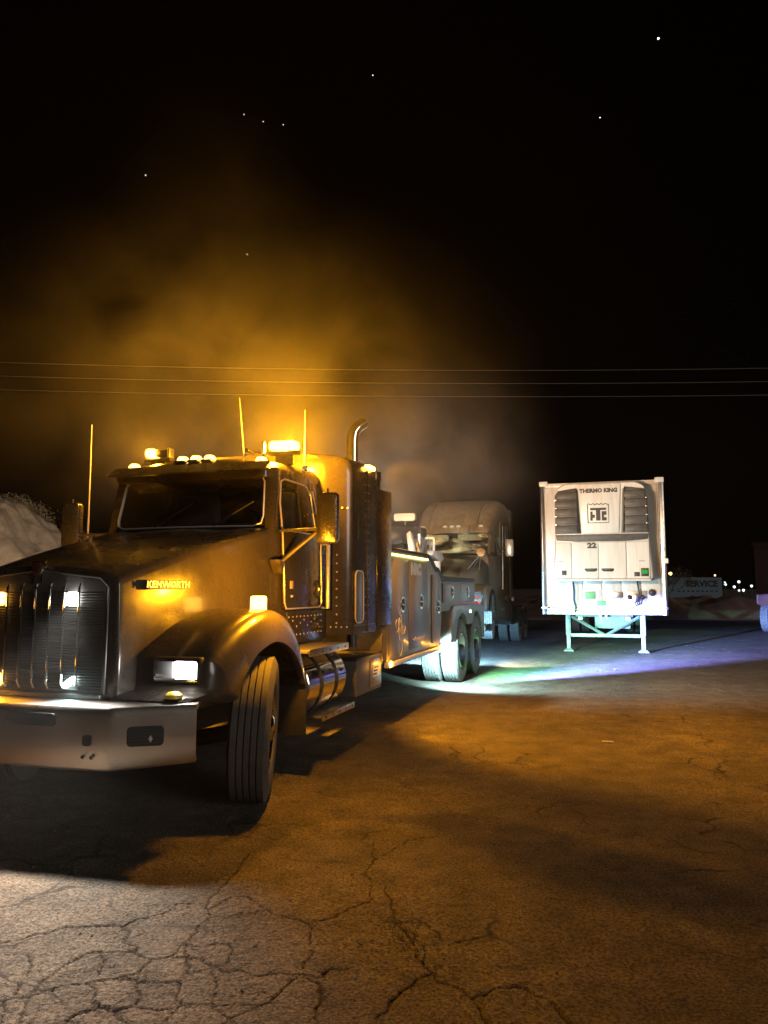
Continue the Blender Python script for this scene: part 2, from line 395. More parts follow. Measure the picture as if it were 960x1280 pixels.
lit.location = (2.3, 7.62, .002); lit.rotation_euler = (0,0,R(80)); tag(lit, 'small pale scrap of litter lying on the amber lit ground', 'litter')
# ================================================================ shared vehicle parts
TH = R(16.95)
P0 = Vector((-1.974, 5.935, 0))
Lv = Vector((math.cos(TH), -math.sin(TH), 0)); Bv = Vector((math.sin(TH), math.cos(TH), 0))
def W(x, s, z=0): return P0+Lv*x+Bv*s+Vector((0,0,z))
AMB = (1., .38, .008); WHT = (1., .96, .90); CYA = (.45, .95, 1.)
E_AMB = emit('amber_lens_lit', (1., .42, .05), 8, clear=True)
E_AMBS = emit('amber_marker_lit', (1., .52, .10), 3.6, clear=True)
E_WHT = emit('white_lens_lit', (1., .97, .92), 14, clear=True)
E_CYA = emit('cool_white_lens_lit', (.75, 1., 1.), 20, clear=True)
E_STRIP = emit('warm_strip_lit', (1., .85, .22), 5)
E_RED = emit('red_marker_lit', (1., .05, .03), 4)
tyre_meshes = {}
def tyre_prof(w_, r, rim):
    h = w_/2; g = []
    g += [(-h*.72, rim), (-h*.95, rim+.03), (-h*1.02, (rim+r)/2), (-h*.97, r-.05), (-h*.84, r-.012)]
    n = 4; t0 = -h*.80; t1 = h*.80; gw = .010
    xs_ = [t0+(t1-t0)*(k+1)/(n+1) for k in range(n)]
    g.append((t0, r))
    for xg in xs_: g += [(xg-gw/2, r), (xg-gw/2+.001, r-.016), (xg+gw/2-.001, r-.016), (xg+gw/2, r)]
    g.append((t1, r))
    g += [(h*.84, r-.012), (h*.97, r-.05), (h*1.02, (rim+r)/2), (h*.95, rim+.03), (h*.72, rim)]
    return g
def wheel(parent, loc, rotz, style, rubber=RUBBER, r=.52, out=1):
    """rim mesh with tyre, hub and nut ring as children; out=+1: outer face to +x"""
    key = (style, rubber.name, r, out)
    rimr = .292
    if key not in tyre_meshes:
        if style == 'front': prof = [(-.10,rimr-.02),(.11,rimr-.01),(.125,rimr-.025),(.10,rimr-.05),(.05,rimr-.09),(.04,.17),(.075,.15),(.075,.0)]
        else: prof = [(-.12,rimr-.02),(.12,rimr-.01),(.13,rimr-.025),(.09,rimr-.035),(-.03,rimr-.07),(-.055,.2),(-.055,.10),(-.055,0)]
        if out < 0: prof = [(-a, b) for a, b in prof]
        rim = MB().lathe(prof, 'x', n=40).build('wheel', CHROME if style == 'front' else ALU, None)
        ty = MB().lathe(tyre_prof(.285, r, rimr), 'x', n=64, closed=True).build('tyre', rubber, rim, ang=30)
        if style == 'front': hp = [(.07,.0),(.07,.115),(.11,.115),(.125,.10),(.14,.085),(.15,.05),(.152,0)]
        else: hp = [(-.06,0),(-.06,.12),(.0,.115),(.06,.10),(.14,.095),(.16,.07),(.16,0)]
        if out < 0: hp = [(-a, b) for a, b in hp]
        MB().lathe(hp, 'x', n=24).build('hub', CHROME if style == 'front' else DARKM, rim)
        nm = MB()
        for k in range(10):
            if style == 'front': nm = MB()
            a = 2*math.pi*k/10; cy_, cz_ = .168*math.cos(a), .168*math.sin(a)
            b0 = .05 if style == 'front' else -.06; ln = .075 if style == 'front' else .04
            pr_ = [(b0,.018),(b0+.03,.018),(b0+.035,.013),(b0+ln,.006)]
            if out < 0: pr_ = [(-a_, b_) for a_, b_ in pr_]
            nm.lathe(pr_, 'x', (0,cy_,cz_), n=8)
            if style == 'front': nm.build('lug_nut', CHROME, rim)
        if style != 'front': tag(nm.build('lug_nut_ring', ALU, rim), kind='stuff')
        tyre_meshes[key] = rim; o = rim; o.parent = parent
    else: o = dup(tyre_meshes[key], parent)
    o.location = loc; o.rotation_euler = (0,0,rotz)
    return o
def rivet_rows(name, pts, m, parent, axis, r=.011, n=6):
    mb = MB()
    for (x, y, z) in pts:
        c = (x, y, z)
        mb.lathe([(0, r), (r*.5, r*.8), (r*.8, 0.0005)], axis, c, n)
    return mb.build(name, m, parent)
# ================================================================ tow truck
T = empty('tow_truck', P0, (0,0,-TH))
tag(T, 'dark heavy tow truck with lit amber beacons, chrome bumper and steered front wheels', 'tow truck')
def lerp(a, b, t): return a+(b-a)*t
# --- chassis
fr = MB()
for sx in (-.42, .42): fr.box(sx-.04, sx+.04, -1.0, 9.7, .62, .88)
for s in (-.7, 1.2, 3, 5, 6.4, 9.4): fr.box(-.42, .42, s-.05, s+.05, .66, .82)
fr.build('chassis_frame', DARKM, T, .006)
MB().tube([(-1.0,0,.5),(-.6,0,.42),(.6,0,.42),(1.0,0,.5)], .06, 10).build('front_axle', DARKM, T)
for s in (7.29, 8.66): MB().tube([(-1.0,s,.52),(1.0,s,.52)], .08, 10).lathe([(-.15,.12),(-.1,.2),(.1,.2),(.15,.12)], 'x', (0,s,.52), 16).build('drive_axle', DARKM, T)
ST = R(21)
for w_ in (wheel(T, (1.06,0,.52), ST, 'front'), wheel(T, (-1.06,0,.52), ST, 'front', out=-1)): w_.rotation_euler = (0, R(2.5), ST)
for s in (7.29, 8.66):
    wheel(T, (1.08,s,.52), 0, 'drive', RUBBERD); wheel(T, (.75,s,.52), 0, 'drive', RUBBERD)
    wheel(T, (-1.08,s,.52), 0, 'drive', RUBBERD, out=-1); wheel(T, (-.75,s,.52), 0, 'drive', RUBBERD, out=-1)
# --- hood
def hood():
    st = [  # s, half width, edge z, centre z, bottom z
      (-1.05,.578,1.60,1.675,.87),(-1.042,.610,1.615,1.69,.85),(-1.00,.622,1.63,1.705,.84),(-.8,.648,1.69,1.765,.84),(-.4,.69,1.80,1.865,.86),(0,.73,1.90,1.955,.9),(.4,.78,1.99,2.03,.95),(.72,.82,2.065,2.085,1.0)]
    st = catmull([Vector((a,b,c)) for a,b,c,_,_ in st], 3), catmull([Vector((d,e,0)) for *_,d,e in st], 3)
    rings = []
    for A, B_ in zip(*st):
        s, w_, ze, zc = A.x, A.y, A.z, B_.x; zb = B_.y
        half = [(0,zc),(.30*w_,zc-.006),(.58*w_,zc-.022),(.76*w_,lerp(zc,ze,.5)),(.90*w_,ze+.008),(.955*w_,ze-.006),(.985*w_,ze-.028),(.995*w_,ze-.06),(1.005*w_,ze-.25),(1.015*w_,lerp(ze,zb,.6)),(1.01*w_,zb)]
        ring = [(x, s, z) for x, z in half]+[(-x, s, z) for x, z in half[:0:-1]]
        rings.append(ring)
    o = MB().loft(rings).build('hood', PAINT, T, ang=50)
    return o
HOOD = hood()
for sx in (.74,):  # chrome hood seam strip at the cowl
    pass
MB().tube([(.72,.60,2.0),(.75,.60,1.85),(.76,.60,1.5)], .006, 6).build('hood_seam', BLACK, HOOD)
for sg in (1,-1):
    lt = MB().prism(rrect(.52,1.30,.035,.13,.012), 0, *sorted((sg*.80,sg*.835))).build('hood_hold_down', BLACK, HOOD, .004)
    quick('hold_down_hook', TRIM, lt, *sorted((sg*.836,sg*.846)), .505,.535,1.35,1.375,.003)
# --- fenders
def fender(side):
    Pc = [(-1.06,.79),(-1.07,.855),(-1.03,.875),(-.90,.89),(-.885,.92),(-.88,1.10),(-.83,1.135),(-.7,1.21),(-.5,1.30),(-.25,1.37),(0,1.39),(.2,1.36),(.37,1.26),(.49,1.10),(.56,.92),(.58,.77)]
    ang_ = [156,156,155,153,152,149,147,141,130,114,92,75,58,44,31,24]
    Qc = [(.62*math.cos(R(a)), .52+.62*math.sin(R(a))) for a in ang_]
    rows = []
    for i in range(len(Pc)-1):
        k = 4 if i >= 5 else 2
        for j in range(k):
            t = j/k
            def cr(L_):
                a, b, c, d = L_[max(i-1,0)], L_[i], L_[i+1], L_[min(i+2,len(L_)-1)]
                if i < 6: return tuple(b[q]+(c[q]-b[q])*t for q in (0,1))
                return tuple(.5*(2*b[q]+(c[q]-a[q])*t+(2*a[q]-5*b[q]+4*c[q]-d[q])*t*t+(3*b[q]-a[q]-3*c[q]+d[q])*t**3) for q in (0,1))
            rows.append((cr(Pc), cr(Qc), (i+t)/(len(Pc)-1)))
    rows.append((Pc[-1], Qc[-1], 1))
    rings = []
    for p, q, t in rows:
        ox = 1.22-.10*max(0, (.25-t)/.25)   # nose tucks in
        def pt(x, k): return (x, lerp(p[0],q[0],k), lerp(p[1],q[1],k))
        rings.append([pt(.60,0), pt(.84,0), pt(ox-.16,0), pt(ox-.08,.03), pt(ox-.035,.12), pt(ox-.01,.28), pt(ox,.55), pt(ox,.97), pt(ox-.008,1.0), pt(ox-.05,1.0), (ox-.06, lerp(p[0],q[0],.85), lerp(p[1],q[1],.85)), (.62, lerp(p[0],q[0],.6), lerp(p[1],q[1],.6))])
    return MB().loft(rings).build('fender', PAINT, T, ang=40, mirror=side < 0)
FL = fender(1); FR = fender(-1)
for sgn in (1, -1):
    quick('mud_flap', BLACK, T, *sorted((sgn*.72, sgn*1.215)), .60, .615, .36, .86, .002)
    # headlamp: housing, dark inner lens, lit outer lens
    f = FL if sgn > 0 else FR
    def X(a, b): return sorted((sgn*a, sgn*b))
    quick('headlamp_housing', BLACK, f, *X(.79,1.135), -.915, -.86, .945, 1.108, .012)
    MB().prism([(sgn*a, b) for a, b in rrect(.963,1.027,.325,.143,.02)], 1, -.921, -.914).build('headlamp_bezel', CHROME, f, .002)
    quick('headlamp_lens', mat('clear_lens', (.25,.25,.26), .08, .6), f, *X(.815,.945), -.929, -.919, .972, 1.082, .01)
    MB().prism([(sgn*a, b) for a, b in rrect(1.035,1.027,.155,.11,.012)], 1, -.929, -.919).build('headlamp_lens', E_WHT, f, .003)
    MB().lathe([(0,.055),(.02,.052),(.035,.035),(.04,0.001)], 'z', (sgn*1.03,-1.04,.872), 12).build('marker_lens', mat('yellow_lens', (.75,.55,.05), .3), f)
# --- grille
gr = MB().prism([(-.56,.88),(.56,.88),(.565,1.55),(.50,1.605),(.2,1.645),(0,1.655),(-.2,1.645),(-.50,1.605),(-.565,1.55)], 1, -1.138, -1.128).build('grille', mat('grille_dark', (.05,.048,.046), .55, .2), T)
gr.location = (0,.08,0); gr.scale = (.965,1,1)
lou = MB()
z = .905
while z < 1.53:
    lou.add([(-.535,-1.139,z),(.535,-1.139,z),(.535,-1.152,z-.008),(-.535,-1.152,z-.008),(-.535,-1.139,z+.004),(.535,-1.139,z+.004),(.535,-1.152,z-.004),(-.535,-1.152,z-.004)],
      [(0,1,2,3),(4,7,6,5),(2,6,7,3),(0,3,7,4),(1,5,6,2)]); z += .0175
lou.build('grille_louvre_set', mat('louvre_metal', (.045,.043,.04), .6, .1), gr, smooth=False)
for k in range(-3, 4):
    x = k*.118
    zt = 1.575 if abs(k) < 4 else 1.52
    MB().tube([(x,-1.15,zt),(x,-1.166,zt-.03),(x,-1.166,.935),(x+.006,-1.15,.90)], .0075, 8).build('grille_bar', CHROME, gr)
MB().tube([(-.56,-1.142,.875),(-.568,-1.142,1.55),(-.50,-1.142,1.61),(0,-1.142,1.662),(.50,-1.142,1.61),(.568,-1.142,1.55),(.56,-1.142,.875)], .006, 8).build('grille_trim', mat('dark_trim', (.15,.14,.13), .4, .6), gr)
quick('grille_sill', ALU, gr, -.54,.54,-1.16,-1.13,.845,.872,.006)
# maker's shield on the hood nose with two chrome drop bars
MB().prism([(-.042,1.725),(.042,1.725),(.042,1.67),(.03,1.635),(0,1.62),(-.03,1.635),(-.042,1.67)], 1, -1.165, -1.12).build('hood_emblem', CHROME, HOOD, .004)
MB().prism([(-.034,1.717),(.034,1.717),(.034,1.672),(.024,1.642),(0,1.63),(-.024,1.642),(-.034,1.672)], 1, -1.172, -1.167).build('emblem_face', mat('dark_red_enamel', (.05,.016,.014), .3), HOOD, .001)
for x in (-.032, .032): MB().tube([(x,-1.15,1.64),(x,-1.155,1.575)], .006, 6).build('emblem_bar', CHROME, HOOD)
MB().lathe([(0,.012),(.01,.012),(.014,.0)], 'x', (.055,-1.15,1.685), 8).build('hood_latch', CHROME, HOOD)
for o_ in list(HOOD.children):
    if o_.name.startswith(('hood_emblem','emblem_','hood_latch')): o_.location.y = .08
# nameplate on the hood side
np_ = MB().prism(rrect(-.575,1.568,.42,.062,.008), 0, .690, .701).build('nameplate', mat('nameplate_grey', (.16,.15,.14), .4), HOOD, .001)
np_.rotation_euler = (0,0,R(-4.5)); np_.location = (.050,0,0)
text('KENWORTH', mat('pale_letter_metal', (.62,.58,.52), .4, .3), np_, (.7025,-.575,1.568), (R(90),0,R(90)), .062, 'nameplate_letters', .003, 1.32, .0008)
# --- bumper
def bumper():
    path = [(-1.205,-1.06),(-.815,-1.298),(-.795,-1.311),(-.77,-1.321),(-.4,-1.347),(0,-1.355),(.4,-1.347),(.77,-1.321),(.795,-1.311),(.815,-1.298),(1.205,-1.06)]
    rings = []
    for x, s in path:
        e = max(0, (abs(x)-.8)/.4)
        zb = .475+.03*e; zt = .845
        n = Vector((x*.35, -1, 0)).normalized()
        prof = [(.29,zt-.004),(.0,zt),(-.012,zt-.012),(-.016,zt-.05),(-.018,(zt+zb)/2),(-.010,zb+.02),(.006,zb),(.05,zb+.01),(.045,zb+.02),(.012,zb+.025),(.0,(zt+zb)/2),(.004,zt-.03),(.29,zt-.016)]
        rings.append([(x-n.x*d, s-n.y*d, z) for d, z in prof])
    return MB().loft(rings).build('bumper', BUMPER, T, ang=45)
BU = bumper()
HOLE_SHADE = mat('bumper_hole_shade', (.010,.010,.010), .7)  # flat dark panels; their colour stands for shade inside the bumper cutouts
MB().prism(rrect(.26,.765,.36,.075,.02), 1, -1.374, -1.362).build('bumper_plate_slot', HOLE_SHADE, BU, .002)
MB().prism(rrect(-.26,.765,.36,.075,.02), 1, -1.374, -1.362).build('bumper_plate_slot', HOLE_SHADE, BU, .002)
for sg in (1, -1):
    MB().prism(rrect(sg*.655,.655,.055,.06,.012), 1, -1.360, -1.340).build('bumper_tow_hole', HOLE_SHADE, BU, .002)
    for dx in (-.03, .03): MB().lathe([(0,.012),(-.006,.010),(-.008,.0005)], 'y', (sg*.66+dx,-1.352,.56), 10).build('bumper_bolt', DARKM, BU)
    pl = MB().prism(rrect(0,0,.21,.115,.025), 1, -.006, .006).build('fog_lamp_grille', HOLE_SHADE, BU, .002)
    pl.location = (sg*.965,-1.226,.675); pl.rotation_euler = (0,0,sg*R(31))
    for k in range(5): MB().box(-.095,.095,-.010,-.005,-.044+.02*k,-.040+.02*k).build('mesh_bar', BLACK, pl)
    gl = MB().prism([(0,.022),(.012,0),(0,-.022),(-.012,0)], 1, -.012, -.008).build('reflector', mat('silver_reflector', (.8,.8,.75), .2, .5), pl); gl.location = (.03,0,-.015)
# --- cab
CAB = MB().loft([[(-.80,.70,1.0),(.80,.70,1.0),(.86,.9,1.0),(.86,1.86,1.0),(-.86,1.86,1.0),(-.86,.9,1.0)],
  [(-.82,.70,1.4),(.82,.70,1.4),(.895,.9,1.4),(.90,1.86,1.4),(-.90,1.86,1.4),(-.895,.9,1.4)],
  [(-.80,.70,2.06),(.80,.70,2.06),(.87,.9,2.06),(.885,1.86,2.06),(-.885,1.86,2.06),(-.87,.9,2.06)]]).build('cab', PAINT, T, .02, 3)
def pillar(x0, s0, x1, s1, wx, wy, nm='pillar'):
    for sg in (1, -1):
        MB().loft([[(sg*(x0-wx),s0-wy,2.04),(sg*(x0+wx),s0-wy,2.04),(sg*(x0+wx),s0+wy,2.04),(sg*(x0-wx),s0+wy,2.04)],
          [(sg*(x1-wx),s1-wy,2.62),(sg*(x1+wx),s1-wy,2.62),(sg*(x1+wx),s1+wy,2.62),(sg*(x1-wx),s1+wy,2.62)]]).build('pillar', PAINT, CAB, .012)
pillar(.80,.78,.76,.88,.045,.06); pillar(.845,1.60,.775,1.60,.03,.04)
for sg in (1,-1):
    MB().loft([[(sg*.83,1.62,2.04),(sg*.885,1.62,2.04),(sg*.885,1.86,2.04),(sg*.83,1.86,2.04)],[(sg*.76,1.62,2.62),(sg*.80,1.62,2.62),(sg*.80,1.86,2.62),(sg*.76,1.86,2.62)]]).build('cab_rear_quarter', PAINT, CAB, .004)
quick('cab_rear_wall', PAINT, CAB, -.80,.80,1.82,1.855,2.04,2.64,.003)
# roof
rings = []
for s, zt, hw in ((.70,2.60,.74),(.74,2.66,.775),(.82,2.71,.79),(1.0,2.75,.80),(1.4,2.785,.805),(1.88,2.80,.805)):
    h2 = [(0,zt),(.4*hw,zt-.006),(.75*hw,zt-.03),(.92*hw,zt-.07),(hw,zt-.14 if s > .75 else zt-.06),(hw,2.52),(.9*hw,2.515)]
    rings.append([(x,s,z) for x,z in h2]+[(-x,s,z) for x,z in h2[::-1][:-1]])
ROOF = MB().loft(rings).build('cab_roof', PAINT, T, ang=50)
# visor with bright lip
MB().loft([[(x,s-.03*(1-(x/.8)**2),z) for s,z in ((.60,2.565),(.74,2.66),(.75,2.645),(.61,2.552))] for x in np.linspace(-.79,.79,13)]).build('sun_visor', PAINT, ROOF)
MB().tube([(x,.598-.03*(1-(x/.8)**2),2.557) for x in np.linspace(-.79,.79,13)], .005, 6).build('visor_trim', CHROME, ROOF)
# windshield: curved pane + rubber/bright surround
def ws(x, t): return (x, lerp(.72,.83,t)-.07*(1-(x/.76)**2), lerp(2.075,2.56,t))
MB().loft([[ws(x*(1-.04*t), t) for x in np.linspace(-.735,.735,17)] for t in (0,.25,.5,.75,1)], closed=False, caps=False).build('windshield', GLASS, CAB)
per = [ws(x,.02) for x in np.linspace(-.66,.66,9)]+[ws(.725,.07),ws(.74,.2),ws(.725,.6),ws(.715,.85),ws(.68,.97)]+[ws(x,1.0) for x in np.linspace(.62,-.62,9)]+[ws(-.68,.97),ws(-.715,.85),ws(-.725,.6),ws(-.74,.2),ws(-.725,.07),ws(-.66,.02)]
per = [(x, s-.006, z) for x, s, z in per]
MB().tube(per, .008, 6).build('windshield_trim', mat('worn_trim', (.55,.50,.44), .38, .3), CAB)
for x in (-.3,.3): MB().tube([(x,.655,2.085),(x+.2,.66,2.20),(x+.36,.70,2.30)], .006, 6).build('wiper', BLACK, CAB)
# doors
for sg in (1,-1):
    def door(poly, x, th=.012):
        return MB().prism(poly, 0, *sorted((sg*x, sg*(x+th))))
    d = MB().loft([[(sg*(.892),.82,1.37),(sg*.905,.82,1.37),(sg*.912,1.66,1.37),(sg*.899,1.66,1.37)],[(sg*.885,.82,1.6),(sg*.90,.82,1.6),(sg*.908,1.66,1.6),(sg*.895,1.66,1.6)],[(sg*.862,.82,2.05),(sg*.878,.82,2.05),(sg*.898,1.66,2.05),(sg*.885,1.66,2.05)]]).build('door', PAINT, CAB, .006)
    # window glass and frame (leans in)
    def wp(s, z): 
        t = (z-2.05)/.57; return (sg*(lerp(.868,.785,t)+.012*(s-.8)), s, z)
    out_ = [(.84,2.06),(.86,2.30),(.93,2.50),(1.02,2.535),(1.40,2.535),(1.52,2.52),(1.585,2.44),(1.60,2.06)]
    MB().add([wp(*q) for q in out_], [tuple(range(8))]).build('door_window', GLASS, d)
    MB().tube([tuple(np.array(wp(*q))+np.array([sg*.006,0,0])) for q in out_+out_[:1]], .009, 6).build('window_trim', mat('worn_trim', (.55,.50,.44), .38, .3), d)
    MB().tube([(sg*.887,.815,2.05),(sg*.91,.815,1.60),(sg*.915,.815,1.42),(sg*.917,.85,1.365),(sg*.922,1.60,1.365),(sg*.922,1.655,1.40),(sg*.918,1.66,1.6),(sg*.905,1.66,2.06),(sg*.885,1.655,2.2),(sg*.82,1.64,2.5)], .008, 6).build('door_trim', TRIM, d)
    MB().tube([(sg*.886,1.25,2.06),(sg*.82,1.25,2.52)], .006, 6).build('vent_divider', BLACK, d)
    quick('door_handle', CHROME, d, *sorted((sg*.905,sg*.93)), 1.575, 1.625, 1.47, 1.60, .006)
    quick('handle_recess', BLACK, d, *sorted((sg*.903,sg*.915)), 1.555, 1.64, 1.45, 1.62, .003)
    quick('door_sticker', mat('faded_sticker', (.55,.40,.22), .6), d, *sorted((sg*.902,sg*.9125)), .955, 1.005, 1.54, 1.61, .001)
    quick('door_sticker', mat('pale_sticker', (.6,.58,.5), .6), d, *sorted((sg*.903,sg*.9125)), .97, 1.01, 1.465, 1.485, .001)
    # mirror with tripod arms
    mx, ms = (1.315, .80)
    MB().loft([[(sg*a, s_, b) for a, b in rrect(mx,2.145,.195-ins,.445-ins,.04)] for s_, ins in ((ms-.045,.05),(ms-.03,.012),(ms+.01,0),(ms+.04,.01))]).build('mirror_shell', mat('mirror_chrome_shell', (.42,.38,.33), .22, .9, (.25,.22,.18), 40, rvar=.1, bump=.3, bscale=70), d)
    MB().prism([(sg*a, b) for a, b in rrect(mx,2.145,.165,.41,.03)], 1, ms+.041, ms+.047).build('mirror_glass', CHROME, d)
    MB().tube([(sg*.87,.80,2.045),(sg*1.23,.80,2.05)], .014, 8).build('mirror_arm', BLACKP, d)
    MB().tube([(sg*.90,.74,1.76),(sg*1.05,.77,1.89),(sg*1.225,.80,2.03)], .018, 8).build('mirror_arm', BLACKP, d)
    MB().prism([(.66,1.79),(.80,1.79),(.75,1.66)], 0, *sorted((sg*.83,sg*.93))).build('mirror_foot', BLACKP, d, .012)
    MB().tube([(sg*mx,.80,2.36),(sg*mx,.80,2.40)], .008, 6).build('mirror_stub', DARKM, d)
    # grab handle
    MB().tube([(sg*.88,1.74,1.36),(sg*.955,1.74,1.35),(sg*.955,1.74,1.97),(sg*.88,1.74,1.98)], .022, 10).build('grab_handle', TRIM, CAB)
    quick('door_sill', PAINT, CAB, *sorted((sg*.885,sg*.897)), .92,1.85,1.06,1.33,.003)
    rivet_rows('sill_rivet_row', [(sg*.897, .95+.085*k, zz) for k in range(10) for zz in (1.29,1.23+.03*math.sin(k*2.1),1.13)], TRIM, CAB, 'x', .009)
for sg in (1,-1):
    # seats and steering wheel inside
    quick('seat', SEAT, CAB, sg*.42-.24, sg*.42+.24, 1.15, 1.6, 2.0, 2.10, .04)
    quick('seat_back', SEAT, CAB, sg*.42-.23, sg*.42+.23, 1.55, 1.68, 2.06, 2.50, .05)
MB().lathe([(-.012,.20),(0,.212),(.012,.20),(0,.188)], 'y', (.42,.95,2.08), 24, closed=True).build('steering_wheel', BLACK, CAB)
quick('dashboard', BLACK, CAB, -.74,.74,.74,.92,2.05,2.12,.02)
# CB antennas
MB().tube([(-1.16,.84,2.03),(-1.16,.84,2.3),(-1.165,.84,3.13)], [.009,.007,.004], 6).build('antenna', mat('pale_whip', (.6,.55,.48), .5), CAB)
MB().tube([(.30,1.2,2.77),(.27,1.2,3.05),(.235,1.2,3.38)], [.006,.004,.003], 6).build('antenna', mat('pale_whip', (.6,.55,.48), .5), ROOF)
MB().tube([(.83,1.35,2.66),(.86,1.35,2.70),(.86,1.35,2.95),(.86,1.35,3.25)], [.008,.007,.004,.003], 6).build('antenna', mat('pale_whip', (.6,.55,.48), .5), ROOF)
MB().lathe([(-.008,.035),(0,.043),(.008,.035),(0,.027)], 'y', (.90,1.30,2.66), 14, closed=True).build('antenna_bracket', ALU, ROOF)
MB().lathe([(0,.03),(.05,.028),(.06,.02)], 'z', (.86,1.35,2.66), 10).build('antenna_mount', ALU, ROOF)
# roof marker lamps
for x in (-.66,-.14,0,.14,.66):
    zr = 2.715-.045*(x/.66)**2
    mk = MB().loft([[(x+hw*math.cos(a), .83+.01+dy+ly*math.sin(a), zr+dz) for a in [k*math.pi/6 for k in range(12)]] for hw,ly,dy,dz in ((.05,.07,0,0),(.048,.065,-.0,.02),(.036,.045,.0,.04),(.012,.015,.01,.048))]).build('roof_marker_lamp', E_AMBS, ROOF)
    quick('marker_base', BLACK, ROOF, x-.055,x+.055,.76,.93,zr-.025,zr-.002,.006)
# beacons: amber heads on brackets
for sg, x in ((1,.70),(-1,-.66)):
    bs = quick('beacon_housing', BLACK, ROOF, x-.15,x+.15,1.19,1.28,2.80,2.835,.008)
    hw = .135 if sg > 0 else .055
    cx = x if sg > 0 else x-.075
    MB().prism(rrect(cx,2.885,hw*2,.085,.03), 1, 1.175, 1.29).build('beacon_lens', E_AMB, bs, .01)
    if sg < 0:
        quick('beacon_body', BLACK, bs, x-.015,x+.11,1.19,1.28,2.845,2.915,.01)
        quick('beacon_cap', ALU, bs, x+.112,x+.14,1.19,1.28,2.83,2.93,.006)
    quick('beacon_foot', BLACK, bs, x-.08,x+.08,1.21,1.26,2.70,2.80,.004)
    light('beacon_light', T, (cx, 1.23, 2.90), AMB, 700 if sg > 0 else 230, radius=.05)
MB().tube([(.50,1.2,2.74),(.50,1.2,2.93)], .018, 8).build('air_horn_post', CHROME, ROOF)
MB().lathe([(0,.02),(.15,.024),(.25,.04),(.28,.055)], 'y', (.40,1.05,2.83), 14).build('air_horn', CHROME, ROOF)
# --- sleeper
def sl_ring(z, dx, top=False):
    return [(.86-dx,1.865,z),(.90-dx,1.885,z),(1.06-dx,1.955,z),(1.11-dx,2.0,z),(1.125-dx,2.05,z),(1.15-dx,2.35,z),(1.17-dx,2.64,z),(-(1.17-dx),2.64,z),(-(1.15-dx),2.35,z),(-(1.125-dx),2.05,z),(-(1.11-dx),2.0,z),(-(1.06-dx),1.955,z),(-(.90-dx),1.885,z),(-(.86-dx),1.865,z)]
SL = MB().loft([sl_ring(1.08,.01),sl_ring(1.12,0),sl_ring(2.0,0),sl_ring(2.72,.0),sl_ring(2.80,.01),sl_ring(2.86,.04),sl_ring(2.90,.10),sl_ring(2.93,.25),sl_ring(2.94,.5)]).build('sleeper', PAINT, T, ang=40)
for sg in (1,-1):
    quick('sleeper_seam', BLACK, SL, *sorted((sg*1.10,sg*1.162)), 2.365,2.375,1.1,2.8,.001)
    h = MB().prism(rrect(2.155,1.46,.24,.52,.06), 0, *sorted((sg*1.125,sg*1.142))).build('baggage_door', PAINT2, SL, .003)
    MB().tube([(sg*1.144,a,b) for a,b in rrect(2.155,1.46,.25,.53,.065)+rrect(2.155,1.46,.25,.53,.065)[:1]], .007, 6).build('baggage_door_trim', TRIM, h)
    MB().prism(rrect(2.15,2.2,.03,.30,.012), 0, *sorted((sg*1.12,sg*1.141))).build('grip_slot', BLACK, SL, .002)
    rivet_rows('sleeper_rivet_row', [(sg*(1.1275+.05*(s_-2.05)/.6), s_, zz) for s_, zz in [(2.33,1.2+.085*k) for k in range(18)]+[(2.41,1.2+.085*k) for k in range(18)]+[(2.08+.055*k,1.17) for k in range(10)]], mat('rivet_metal', (.42,.39,.35), .4, .3), SL, 'x', .008)
    fp = [(sg*.985, 1.92, 1.2+.085*k) for k in range(9)]+[(sg*(.93+.05*k), 1.90+.022*k, 1.16) for k in range(4)]+[(sg*(.93+.05*k), 1.90+.022*k, 2.36) for k in range(4)]
    rivet_rows('flare_rivet_row', [(x_, y_-.012, z_) for x_, y_, z_ in fp], TRIM, SL, 'y', .011)
    # side extender
    MB().loft([[(sg*1.165,2.645,z),(sg*1.18,2.645,z),(sg*1.20,2.80,z),(sg*1.235,3.02,z),(sg*1.22,3.02,z),(sg*1.185,2.80,z)] for z in (1.14,2.645)]).build('side_extender', PAINT, SL, .004)
    MB().loft([[(sg*1.165,2.645,z),(sg*1.176,2.645,z),(sg*1.19,2.76,z),(sg*1.178,2.76,z)] for z in (2.645,2.84)]).build('side_extender', PAINT, SL, .004)
    a = MB().loft([[(sg*(1.125+dx), s_, z_) for s_, z_ in rrect(2.46,2.845,.20-i_,.045-i_*.4,.016)] for dx, i_ in ((0,0),(.05,0),(.06,.02))]).build('clearance_lamp', E_AMB if sg > 0 else E_AMBS, SL)
light('clearance_light', T, (1.30, 2.46, 2.85), AMB, 1350, 'SPOT', .04, (4.9,4.6,0), 112, .5)
# exhaust stack
MB().tube([(.86,2.72,.9),(.86,2.72,2.9),(.86,2.72,3.22),(.868,2.735,3.31),(.90,2.78,3.38),(.955,2.85,3.44)], .066, 16, caps=False).build('exhaust_stack', CHROME, SL)
